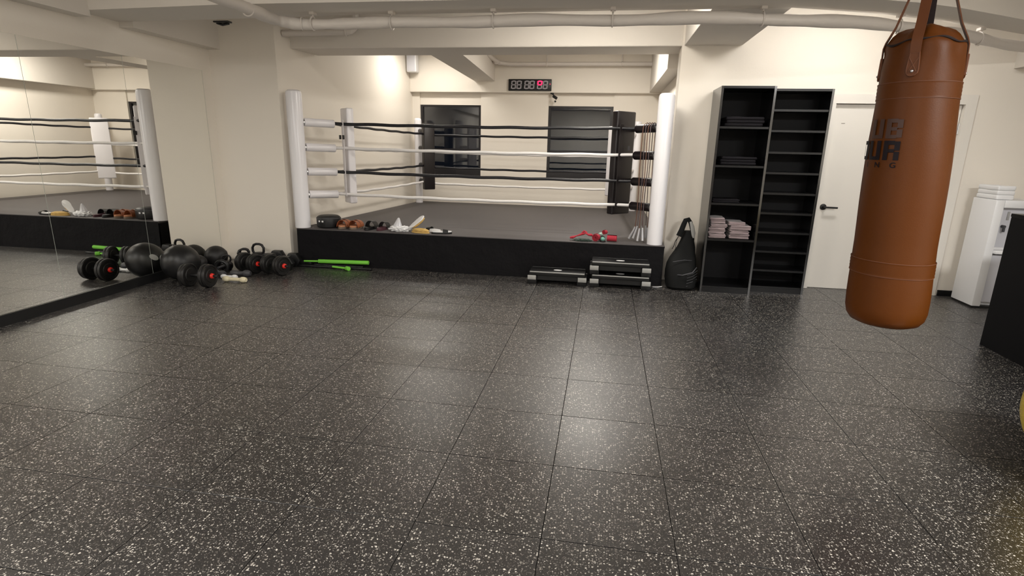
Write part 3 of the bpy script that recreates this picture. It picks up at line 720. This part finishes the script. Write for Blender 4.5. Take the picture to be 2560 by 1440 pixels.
o = MB().tube([(0, 0, 0.004), (0.05, -0.005, 0.006), (0.10, 0.01, 0.010)], 0.006, flat=0.6).build('cable_tie', 'whiteplastic'); o.location = (0.575, 5.90, 0)
tag(o, 'short white strip on the floor beside the stacked steps', 'strip')

# ------------------------------------------------------------------ backpack leaning on the wall
bk = empty('backpack', (0.88, 5.99, 0), 'black backpack slumped against the wall between the ring and the bookcase', 'backpack')
mb = MB(); rings = []
for z, cx, hw, hd, cy in ((0.005, -0.01, 0.13, 0.13, -0.02), (0.03, -0.01, 0.155, 0.155, -0.02), (0.10, -0.015, 0.16, 0.16, -0.01), (0.18, -0.02, 0.155, 0.15, 0.0), (0.25, -0.015, 0.15, 0.13, 0.04), (0.30, 0.0, 0.135, 0.12, 0.07),
                          (0.36, 0.02, 0.11, 0.10, 0.11), (0.42, 0.035, 0.09, 0.085, 0.14), (0.48, 0.045, 0.072, 0.07, 0.17), (0.54, 0.05, 0.06, 0.06, 0.19), (0.585, 0.05, 0.045, 0.045, 0.20)):
    rg = []
    for k in range(32):
        a = 2*PI*k/32; c, s = math.cos(a), math.sin(a)
        e_ = 0.62; X = hw * (abs(c) ** e_) * (1 if c > 0 else -1); Y = hd * (abs(s) ** e_) * (1 if s > 0 else -1)
        q = noise.noise_vector(Vector((X * 9, Y * 9, z * 9)))
        rg.append(mb.bm.verts.new((cx + X + q.x * 0.012, cy + Y + q.y * 0.012, z)))
    rings.append(rg)
for a, b in zip(rings, rings[1:]):
    for k in range(32): mb.bm.faces.new((a[k], a[(k+1) % 32], b[(k+1) % 32], b[k]))
mb.bm.faces.new(rings[0][::-1]); mb.bm.faces.new(rings[-1])
mb.build('pack_body', 'darkfab', bk)
MB().tube([(-0.09, -0.13, 0.16), (-0.02, -0.19, 0.17), (0.08, -0.17, 0.20), (0.13, -0.09, 0.24)], 0.006, seg=8).tube([(-0.12, -0.10, 0.29), (0.0, -0.07, 0.31), (0.10, -0.03, 0.30)], 0.004, seg=8).build('zip', 'greyvinyl', bk)
MB().tube([(-0.055, 0.12, 0.535), (-0.03, 0.13, 0.60), (-0.012, 0.14, 0.66), (0.005, 0.15, 0.705), (0.035, 0.16, 0.715), (0.06, 0.16, 0.68), (0.085, 0.16, 0.60), (0.098, 0.16, 0.50), (0.10, 0.16, 0.40)], lambda t: 0.030 - 0.010 * t, seg=12, flat=0.45, up=(0, 1, 0)).build('shoulder_strap', 'darkfab', bk)
tag(MB().tube([(0.055, 0.128, 0.695), (0.078, 0.130, 0.64), (0.095, 0.130, 0.57), (0.100, 0.130, 0.52)], lambda t: 0.012 + 0.010 * math.sin(PI * t), seg=12, flat=0.4, up=(0, 1, 0)).build('strap_padding', 'greyplastic', bk), 'pale grey strap lining')
MB().tube([(-0.055, 0.12, 0.54), (-0.075, 0.11, 0.49), (-0.080, 0.10, 0.42), (-0.078, 0.09, 0.36)], 0.005, seg=8, flat=0.5).tube([(-0.058, 0.115, 0.53), (-0.088, 0.10, 0.48), (-0.10, 0.09, 0.43), (-0.118, 0.085, 0.395)], 0.005, seg=8, flat=0.5).build('webbing_tail', 'darkfab', bk)
mb = MB()
for k in range(5): mb.tube([(0.03, -0.175, 0.05 + k * 0.03), (0.09, -0.16, 0.07 + k * 0.03), (0.14, -0.10, 0.09 + k * 0.03)], 0.003, seg=6)
mb.build('mesh_pocket', 'greyvinyl', bk)

# ------------------------------------------------------------------ things on the ring edge
Z = PZ + 0.0005
hb = empty('round_case', (-3.295, 6.22, Z), 'round black zipped case beside the left front ring post', 'case')
MB().lathe([(0, 0), (0.125, 0), (0.138, 0.012), (0.142, 0.05), (0.142, 0.10), (0.134, 0.128), (0.11, 0.142), (0.06, 0.148), (0, 0.150)], 40).build('case_body', 'rubber', hb)
MB().torus((0, 0, 0.112), 0.142, 0.004, seg=40).build('zip', 'greyvinyl', hb)
for a in (-1.95, -1.62): MB().box((-0.011, -0.003, 0), (0.011, 0.003, 0.020), 0.002, mx=R(a + PI/2, 'Z') @ T(0, -0.143, 0.072)).build('label_patch', 'whiteplastic', hb)

def sole_poly(L, Wd, n=36, waist=0.10):
    pts = []
    for k in range(n):
        a = 2*PI*k/n; y = -math.cos(a) * L / 2; t = y / L + 0.5
        w_ = Wd / 2 * (1 - waist * math.sin(PI * min(1, max(0, (t - 0.15) / 0.5)))) * (0.86 + 0.2 * t)
        pts.append((math.sin(a) * w_ * (1.0 if abs(math.sin(a)) > 0 else 0), y))
    return pts[::-1]
def slipper(strap_m, foot_m, sole_m, L=0.27, Wd=0.10, name='sandal', label='', cat='sandal', group=None, loc=(0, 0, 0), rz=0, nstrap=1, h=0.03, arch=0.055, strap_len=0.10, mirror=1):
    e = empty(name, loc, label, cat, rz, group)
    MB().prism(sole_poly(L, Wd), 0, h * 0.6, r=0.003, seg=2).build('sole', sole_m, e)
    MB().prism(sole_poly(L * 0.97, Wd * 0.94), h * 0.6, h, r=0.003, seg=2).build('footbed', foot_m, e)
    for k in range(nstrap):
        cy = 0.045 - k * 0.085; mb = MB(); n = 14; gr = []
        sl = strap_len / (1 if nstrap == 1 else 2.0)
        for j in range(5):
            yy = cy - sl / 2 + sl * j / 4; row = []
            for i in range(n + 1):
                a = PI * i / n
                row.append((math.cos(a) * Wd * 0.52, yy, h * 0.5 + math.sin(a) * (arch - 0.012 * j / 4)))
            gr.append(row)
        outer = [[mb.bm.verts.new(p) for p in row] for row in gr]
        inner = [[mb.bm.verts.new((p[0] * 0.94, p[1], max(h * 0.5, p[2] - 0.004))) for p in row] for row in gr]
        for j in range(4):
            for i in range(n):
                mb.bm.faces.new((outer[j][i], outer[j][i+1], outer[j+1][i+1], outer[j+1][i]))
                mb.bm.faces.new((inner[j][i+1], inner[j][i], inner[j+1][i], inner[j+1][i+1]))
        for j in (0, 4):
            for i in range(n): mb.bm.faces.new((outer[j][i], outer[j][i+1], inner[j][i+1], inner[j][i]))
        for i in (0, n):
            for j in range(4): mb.bm.faces.new((outer[j][i], outer[j+1][i], inner[j+1][i], inner[j][i]))
        mb.build('strap', strap_m, e)
    return e
slipper('brownleather', 'cork', 'sole', loc=(-3.085, 6.20, Z), rz=0.05, label='brown leather sandal next to the round black case', group='brown sandals on the ring edge', nstrap=2, arch=0.085, h=0.042, strap_len=0.16, Wd=0.125)
slipper('brownleather', 'cork', 'sole', loc=(-2.935, 6.20, Z), rz=-0.03, label='brown leather sandal beside the black slippers', group='brown sandals on the ring edge', nstrap=2, arch=0.085, h=0.042, strap_len=0.16, Wd=0.125)
slipper('rubber', 'rubber', 'rubber', loc=(-2.755, 6.205, Z), rz=0.0, name='slipper', cat='slipper', label='black slide slipper next to the brown sandals', group='black slippers on the ring edge', arch=0.085, h=0.035, strap_len=0.12, Wd=0.12)
slipper('rubber', 'maroon', 'maroon', loc=(-2.600, 6.215, Z), rz=-0.08, name='slipper', cat='slipper', label='black slide slipper with maroon sole', group='black slippers on the ring edge', arch=0.080, h=0.03, strap_len=0.10, Wd=0.11)
def blob(seed, sx, sy, sz, amp=0.25, freq=3.0, sub=4, floor=True):
    mb = MB()
    def f(c):
        q = noise.noise(c * freq + Vector((seed, 1, 2))); q2 = noise.noise(c * freq * 2.3 + Vector((seed, 5, 1)))
        return c * (1 + amp * q + amp * 0.5 * q2)
    mb.ball((0, 0, 0), 1, sub, (sx, sy, sz), f)
    if floor:
        for v in mb.bm.verts: v.co.z = max(v.co.z + sz * 0.75, 0.0)
    return mb
o = blob(9, 0.05, 0.05, 0.018, 0.3).build('crumpled_cloth', 'maroon'); o.location = (-2.50, 6.36, Z)
tag(o, 'crumpled maroon cloth behind the black slippers', 'cloth')
pbg = empty('plastic_bag', (-2.37, 6.16, Z), 'crumpled white plastic bag with a pointed top on the ring edge', 'bag')
blob(3, 0.115, 0.075, 0.036, 0.38, 3.6, 5).build('bag_heap', 'whiteplastic', pbg)
mb = MB().lathe([(0.055, 0.02), (0.045, 0.06), (0.030, 0.10), (0.018, 0.135), (0.009, 0.155), (0, 0.158)], 28, fn=lambda c: Vector((c.x * (1 + 0.25 * math.sin(9 * math.atan2(c.y, c.x))) - 0.035 + 0.18 * c.z, c.y, c.z)))
tag(mb.build('bag_peak', 'bagfilm', pbg), 'thin see-through peak')
# white and yellow shoe tipped over another
sh = empty('shoe', (-2.155, 6.15, Z), 'white soled yellow shoe tipped up on its side against the plastic bag', 'shoe', 0, 'yellow shoes on the ring edge')
Lx = Vector((0.74, 0.20, 0.64)).normalized(); Nx = Vector((-0.50, -0.50, 0.70)); Nx = (Nx - Lx * Nx.dot(Lx)).normalized(); Wx = Lx.cross(Nx).normalized()
mx = Matrix(((Wx.x, Lx.x, Nx.x, 0.0), (Wx.y, Lx.y, Nx.y, 0.02), (Wx.z, Lx.z, Nx.z, 0.108), (0, 0, 0, 1)))
MB().prism(sole_poly(0.23, 0.095, waist=0.2), 0, 0.016, mx=mx, r=0.005, seg=3).build('sole', 'whiteplastic', sh)
MB().ball((0, 0.01, -0.014), 1, 4, (0.038, 0.095, 0.022), mx=mx).build('upper', 'yellowfab', sh)
s2 = empty('shoe', (-2.09, 6.10, Z), 'yellow shoe lying flat under the tipped one', 'shoe', 0, 'yellow shoes on the ring edge')
MB().prism(sole_poly(0.24, 0.09), 0, 0.016, mx=R(1.35, 'Z'), r=0.004).build('sole', 'yellowfab', s2)
mb = MB().ball((0, 0, 0.028), 1, 4, (0.040, 0.108, 0.026), fn=lambda c: c * (1 + 0.18 * noise.noise(c * 3)), mx=R(1.35, 'Z'))
mb.build('upper', 'yellowfab', s2)
slipper('black', 'whiteplastic', 'whiteplastic', loc=(-1.985, 6.235, Z), rz=1.25, name='flip_flop', cat='slipper', label='white slide with black strap touching the yellow shoe', group='white slides on the ring edge', L=0.23, Wd=0.09, h=0.03, arch=0.045, strap_len=0.06)
slipper('black', 'whiteplastic', 'rubber', loc=(-1.84, 6.12, Z), rz=-1.30, name='flip_flop', cat='slipper', label='white slide with black strap, farthest right of the shoes on the ring', group='white slides on the ring edge', L=0.24, Wd=0.09, h=0.03, arch=0.04, strap_len=0.06)

# hand wraps and small balls
def roll(loc, r, l, m, label, rz=0.0, rx=0.0):
    mb = MB(); n = 90; pts = [];
    prof_ = []
    for k in range(n):
        a = k * 0.30; rr = r * (0.14 + 0.86 * k / n); pts.append((rr * math.cos(a), rr * math.sin(a)))
    lo_ = [mb.bm.verts.new((-l/2, x, z + r)) for x, z in pts]; hi_ = [mb.bm.verts.new((l/2, x, z + r)) for x, z in pts]
    th = r * 0.10
    lo2 = [mb.bm.verts.new((-l/2, x * (1 - th / max(r * .3, math.hypot(x, z))), z * (1 - th / max(r * .3, math.hypot(x, z))) + r)) for x, z in pts]
    hi2 = [mb.bm.verts.new((l/2, x * (1 - th / max(r * .3, math.hypot(x, z))), z * (1 - th / max(r * .3, math.hypot(x, z))) + r)) for x, z in pts]
    for k in range(n - 1):
        mb.bm.faces.new((lo_[k], lo_[k+1], hi_[k+1], hi_[k])); mb.bm.faces.new((lo2[k+1], lo2[k], hi2[k], hi2[k+1]))
        mb.bm.faces.new((lo_[k+1], lo_[k], lo2[k], lo2[k+1])); mb.bm.faces.new((hi_[k], hi_[k+1], hi2[k+1], hi2[k]))
    o = mb.build('hand_wrap', m, angle=1.0); o.location = loc; o.rotation_euler = (rx, 0, rz)
    return tag(o, label, 'hand wrap', 'hand wraps on the ring edge')
roll((-0.055, 6.10, Z), 0.044, 0.06, 'redwrap', 'red hand wrap rolled into a spiral facing the front', 1.25)
roll((0.115, 6.13, Z), 0.038, 0.105, 'redwrap', 'red hand wrap roll lying sideways, rightmost of the heap', -0.1)
roll((0.035, 6.175, Z + 0.070), 0.026, 0.045, 'redwrap', 'small red hand wrap roll on top of the heap', 1.0)
o = blob(21, 0.024, 0.024, 0.022, 0.08).build('rubber_ball', 'teal'); o.location = (0.015, 6.08, Z + 0.015); tag(o, 'small teal ball between the two red rolls', 'ball')
o = blob(24, 0.034, 0.026, 0.012, 0.12).build('rubber_disc', 'black'); o.location = (0.015, 6.08, Z); tag(o, 'black pad under the small teal ball', 'pad')
o = blob(22, 0.030, 0.022, 0.017, 0.2).build('wrap_bundle', 'palegreen'); o.location = (-0.005, 6.19, Z + 0.058); tag(o, 'pale green bundle behind the red spiral roll', 'cloth')
o = blob(25, 0.035, 0.028, 0.030, 0.15).build('wrap_bundle', 'greenwrap'); o.location = (0.005, 6.19, Z); tag(o, 'dark bundle under the pale green one', 'cloth')
o = blob(23, 0.095, 0.045, 0.014, 0.4, 4, 5).build('crumpled_wrap', 'greenwrap'); o.location = (-0.205, 6.085, Z); tag(o, 'crumpled dark green hand wrap under the red one', 'hand wrap')
cw = MB(); rnd = random.Random(4); pts = [(-0.17, -0.02, 0.010), (-0.14, -0.025, 0.016), (-0.10, 0.0, 0.030), (-0.06, 0.01, 0.044), (-0.03, 0.02, 0.055), (0.0, 0.0, 0.062), (0.03, -0.01, 0.050), (0.06, 0.01, 0.046), (0.085, 0.02, 0.034)]
cw.tube(pts, lambda t: 0.016 + 0.008 * math.sin(t * 17), seg=10, flat=0.7).tube([(-0.045, 0.02, 0.06), (-0.02, 0.02, 0.085), (0.0, 0.02, 0.075), (0.01, 0.01, 0.06)], 0.014, seg=10, flat=0.7)
o = cw.build('crumpled_wrap', 'redwrap'); o.location = (-0.175, 6.12, Z + 0.018); tag(o, 'crumpled red hand wrap trailing to the left of the heap', 'hand wrap')

# skipping ropes over the top turnbuckle of the right front post
FRP = Vector((0.575, 6.11, 0)); fd = Vector((-S2, S2, 0)); fn_ = Vector((-S2, -S2, 0))   # fn_: towards the camera side
for k, (t_, m, hm, zl, lab) in enumerate(((0.135, 'greycord', 'steelgrey', 0.47, 'thin grey skipping rope nearest the post'),
                                          (0.165, 'brownrope', 'steelgrey', 0.46, 'brown skipping rope with grey handles, second from the post'),
                                          (0.200, 'greycord', 'steelgrey', 0.48, 'dark skipping rope with grey handles hanging between two brown ones'),
                                          (0.235, 'brownrope', 'steelgrey', 0.47, 'brown skipping rope with grey handles, farthest from the post'))):
    e = empty('skipping_rope', tuple(FRP + fd * t_ + Vector((0, 0, ZR[0]))), lab + ', on the top black turnbuckle', 'skipping rope', 0, 'skipping ropes hung on the ring corner')
    rnd = random.Random(k); pts = []
    offs = 0.058
    za = zl + 0.12 - ZR[0]
    sgn = []
    for s, zs in ((1, [za + (0.048 - za) * i / 10 for i in range(10)]),):
        for i, z in enumerate(zs): pts.append(fn_ * (offs + 0.004 * (k % 2)) + fd * (0.012 * math.sin(z * 6 + k) * (1 - i / 10)) + Vector((0, 0, z)))
    for a in (0.2, 0.7, PI/2, PI - 0.7, PI - 0.2): pts.append(fn_ * (offs * math.cos(a)) + Vector((0, 0, 0.052 + 0.006 * math.sin(a))) if False else fn_ * (offs * math.cos(a)) + Vector((0, 0, 0.058 * math.sin(a))))
    for i in range(1, 11):
        z = 0.0 + (za) * i / 10; pts.append(-fn_ * offs + fd * (0.012 * math.sin(z * 5 + 2 * k) * (i / 10)) + Vector((0, 0, z)))
    MB().tube([tuple(p) for p in pts], 0.0042, seg=8).build('cord', m, e)
    for p, dlt in ((pts[0], fn_ * 0.02 + fd * (0.03 * (k - 1))), (pts[-1], -fn_ * 0.02 + fd * (0.02 * (k - 1.5)))):
        q = p + Vector((0, 0, -0.13)) + dlt
        q.z = max(q.z, PZ + 0.012 - ZR[0])
        MB().tube([tuple(p + Vector((0, 0, 0.01))), tuple(p.lerp(q, 0.15)), tuple(p.lerp(q, 0.5)), tuple(q)], lambda t: 0.009 + 0.006 * t, seg=12).build('handle', hm, e)

# ------------------------------------------------------------------ weights by the mirror
def adj_dumbbell(loc, rz, label, r=0.118, gap=0.075):
    e = empty('dumbbell', loc, label, 'dumbbell', rz, 'plate loaded dumbbells')
    MB().cyl((-gap - 0.135, 0, r), (gap + 0.135, 0, r), 0.013, seg=16, bev=0.002).build('bar', 'darkmetal', e)
    MB().cyl((-gap * 0.8, 0, r), (gap * 0.8, 0, r), 0.018, seg=16).build('grip', 'rubber', e)
    for s in (-1, 1):
        for j in range(2):
            x0 = s * (gap + j * 0.034); rr = r if j == 0 else r * 0.97
            prof_ = [(0.014, 0), (rr * 0.55, 0), (rr * 0.6, 0.006), (rr * 0.82, 0.006), (rr * 0.86, -0.002), (rr * 0.97, 0), (rr, 0.006), (rr, 0.026), (rr * 0.97, 0.032), (rr * 0.86, 0.034), (rr * 0.82, 0.026), (rr * 0.6, 0.026), (rr * 0.55, 0.032), (0.014, 0.032)]
            MB().lathe(prof_, 40, mx=T(x0, 0, r) @ R(s * PI/2, 'Y')).build('weight_plate', 'plate', e)
        MB().lathe([(0.013, 0), (0.026, 0), (0.028, 0.004), (0.024, 0.02), (0.018, 0.024), (0.013, 0.024)], 16, mx=T(s * (gap + 0.068), 0, r) @ R(s * PI/2, 'Y')).build('collar', 'red', e)
    return e
adj_dumbbell((-3.97, 4.76, 0), 0.06, 'large plate dumbbell with red collars in front of the black gym ball')
adj_dumbbell((-3.885, 5.47, 0), -0.30, 'plate dumbbell with red collars in front of the kettlebells', 0.108, 0.060)
adj_dumbbell((-3.555, 5.44, 0), -0.25, 'plate dumbbell with red collars nearest the ring', 0.108, 0.060)
gb = empty('gym_ball', (-4.335, 4.98, 0), 'large glossy black ball resting against the mirror', 'ball')
MB().ball((0, 0, 0.186), 0.186, 5).build('ball_shell', 'rubber', gb)
MB().lathe([(0, 0), (0.035, 0.0), (0.035, 0.004), (0, 0.004)], 20, mx=T(0, 0, 0.186) @ R(0.9, 'X') @ R(-1.1, 'Y') @ T(0, 0, 0.1835) @ Matrix.Diagonal((1.3, 0.8, 1, 1))).build('sticker', 'greyplastic', gb)
for (x, y, r, lb) in ((-4.40, 5.60, 0.125, 'medium black medicine ball beside the pillar behind the large ball'), (-4.43, 5.34, 0.095, 'small black medicine ball between the large ball and the medium one')):
    e = empty('medicine_ball', (x, y, 0), lb, 'ball', 0, 'medicine balls by the pillar')
    MB().ball((0, 0, r), r, 4).build('ball_shell', 'plate', e)
    MB().torus((0, 0, r), r * 1.001, 0.003, mx=T(0, 0, r) @ R(0.6, 'X')).build('seam', 'rubber', e)
def kettlebell(loc, s, rz, label):
    e = empty('kettlebell', loc, label, 'kettlebell', rz, 'kettlebells by the pillar')
    MB().lathe([(0, 0), (0.062, 0), (0.070, 0.005), (0.090, 0.035), (0.098, 0.07), (0.094, 0.105), (0.075, 0.135), (0.045, 0.150), (0, 0.154)], 36, mx=Matrix.Scale(s, 4)).build('bell', 'iron', e)
    pts = [(-0.050, 0, 0.130), (-0.066, 0, 0.165), (-0.068, 0, 0.205), (-0.050, 0, 0.238), (-0.02, 0, 0.250), (0.02, 0, 0.250), (0.050, 0, 0.238), (0.068, 0, 0.205), (0.066, 0, 0.165), (0.050, 0, 0.130)]
    MB().tube([tuple(Vector(p) * s) for p in pts], 0.0145 * s, seg=12).build('handle', 'iron', e)
    return e
kettlebell((-4.02, 5.84, 0), 1.0, 0.1, 'tallest kettlebell with its handle upright against the pillar')
kettlebell((-4.09, 5.66, 0), 0.86, 0.9, 'kettlebell just left of the tallest one')
kettlebell((-4.20, 5.84, 0), 0.74, 0.3, 'middle sized kettlebell at the pillar foot')
kettlebell((-4.20, 5.50, 0), 0.68, 0.6, 'small kettlebell in front of the medicine ball')
def hex_dumbbell(loc, rz, label, r=0.075, m='rubber', tilt_=0):
    e = empty('hex_dumbbell', loc, label, 'dumbbell', rz, 'hexagonal dumbbells by the pillar')
    MB().cyl((0, -0.07, r * 0.866), (0, 0.07, r * 0.866), 0.015, seg=14).build('grip', 'metal', e)
    for s in (-1, 1):
        MB().prism([(r * math.cos(PI/3 * k), r * math.sin(PI/3 * k)) for k in range(6)], 0, 0.085, mx=T(0, s * 0.055, r * 0.866) @ R(-s * PI/2, 'X'), r=0.010, seg=2).build('hex_head', m, e)
    return e
hex_dumbbell((-3.80, 5.80, 0), 0.1, 'black hexagonal dumbbell behind the plate dumbbells, nearer the pillar', 0.100)
hex_dumbbell((-3.575, 5.765, 0), 0.1, 'black hexagonal dumbbell behind the plate dumbbells, nearer the ring', 0.092)
def bone_dumbbell(loc, rz, L, r, m, label):
    e = empty('small_dumbbell', loc, label, 'dumbbell', rz, 'small vinyl dumbbells')
    MB().cyl((-L/2 + r, 0, r), (L/2 - r, 0, r), r * 0.62, seg=16).build('grip', m, e)
    for s in (-1, 1): MB().lathe([(0, -r*1.15), (r * 0.7, -r*1.15), (r * 0.98, -r * 0.5), (r, 0), (r * 0.98, r * 0.5), (r * 0.7, r*1.15), (0, r*1.15)], 20, mx=T(s * (L/2 - r), 0, r) @ R(PI/2, 'Y')).build('head', m, e)
    return e
bone_dumbbell((-3.755, 5.015, 0), 0.03, 0.25, 0.030, 'cream', 'cream vinyl dumbbell nearest the camera')
bone_dumbbell((-3.90, 5.125, 0), 0.05, 0.17, 0.024, 'whiteplastic', 'small white dumbbell behind the cream one')
bone_dumbbell((-3.85, 5.25, 0), 0.2, 0.20, 0.036, 'greyvinyl', 'grey vinyl dumbbell in front of the plate dumbbells')
bone_dumbbell((-4.09, 5.20, 0), -0.2, 0.20, 0.034, 'greyvinyl', 'grey vinyl dumbbell beside the large ball')
ew = empty('ab_roller', (-4.12, 5.31, 0), 'black open roller wheel lying among the weights', 'exercise roller')
MB().torus((0, 0, 0), 0.062, 0.020, mx=T(0, 0, 0.082) @ R(0.25, 'Z') @ R(PI/2, 'X')).build('tyre', 'rubber', ew)
MB().cyl((0.0, -0.06, 0.082), (0, 0.06, 0.082), 0.012, seg=12).build('axle', 'greyvinyl', ew)
for a in range(4): pass

# bars in front of the ring
gt = empty('foam_bar', (-2.98, 5.90, 0), 'lime green foam bar lying on top of the black rods', 'exercise bar', 0, 'exercise bars before the ring')
MB().cyl((-0.32, 0.02, 0.066), (0.30, 0.045, 0.076), 0.0235, seg=20, bev=0.003).build('foam_grip', 'green', gt)
tag(MB().cyl((-0.50, 0.012, 0.060), (-0.32, 0.02, 0.065), 0.011, seg=12).build('end_tube', 'green', gt), 'thin bare end')
g2 = empty('foam_bar', (-2.93, 5.785, 0), 'short lime green bar with a blunt end below the long one', 'exercise bar', 0, 'exercise bars before the ring')
MB().cyl((-0.15, 0.05, 0.030), (0.05, 0.02, 0.026), 0.012, seg=14).build('tube', 'green', g2)
MB().cyl((0.03, 0.03, 0.026), (0.075, 0.005, 0.026), 0.025, seg=18, bev=0.003).build('end_cap', 'green', g2)
for (x0, y0, x1, y1, r, z, lb) in ((-3.53, 5.865, -2.62, 5.885, 0.014, 0.014, 'long thin black rod on the floor under the green bars'),
                                   (-3.36, 5.935, -2.75, 5.945, 0.018, 0.018, 'black rod closest to the ring skirt'),
                                   (-3.64, 5.948, -3.40, 5.95, 0.030, 0.030, 'thick black roller at the left end of the ring skirt')):
    e = empty('black_rod', ((x0 + x1) / 2, (y0 + y1) / 2, 0), lb, 'rod', math.atan2(y1 - y0, x1 - x0), 'black rods before the ring')
    L_ = math.hypot(x1 - x0, y1 - y0) / 2
    MB().cyl((-L_, 0, z), (L_, 0, z), r, seg=16, bev=0.002).build('shaft', 'darkmetal', e)
    for s in (-1, 1): MB().cyl((s * (L_ - 0.08), 0, z), (s * (L_ + 0.002), 0, z), r * 1.0 + 0.0005, seg=16, bev=0.002).build('end_grip', 'rubber', e)
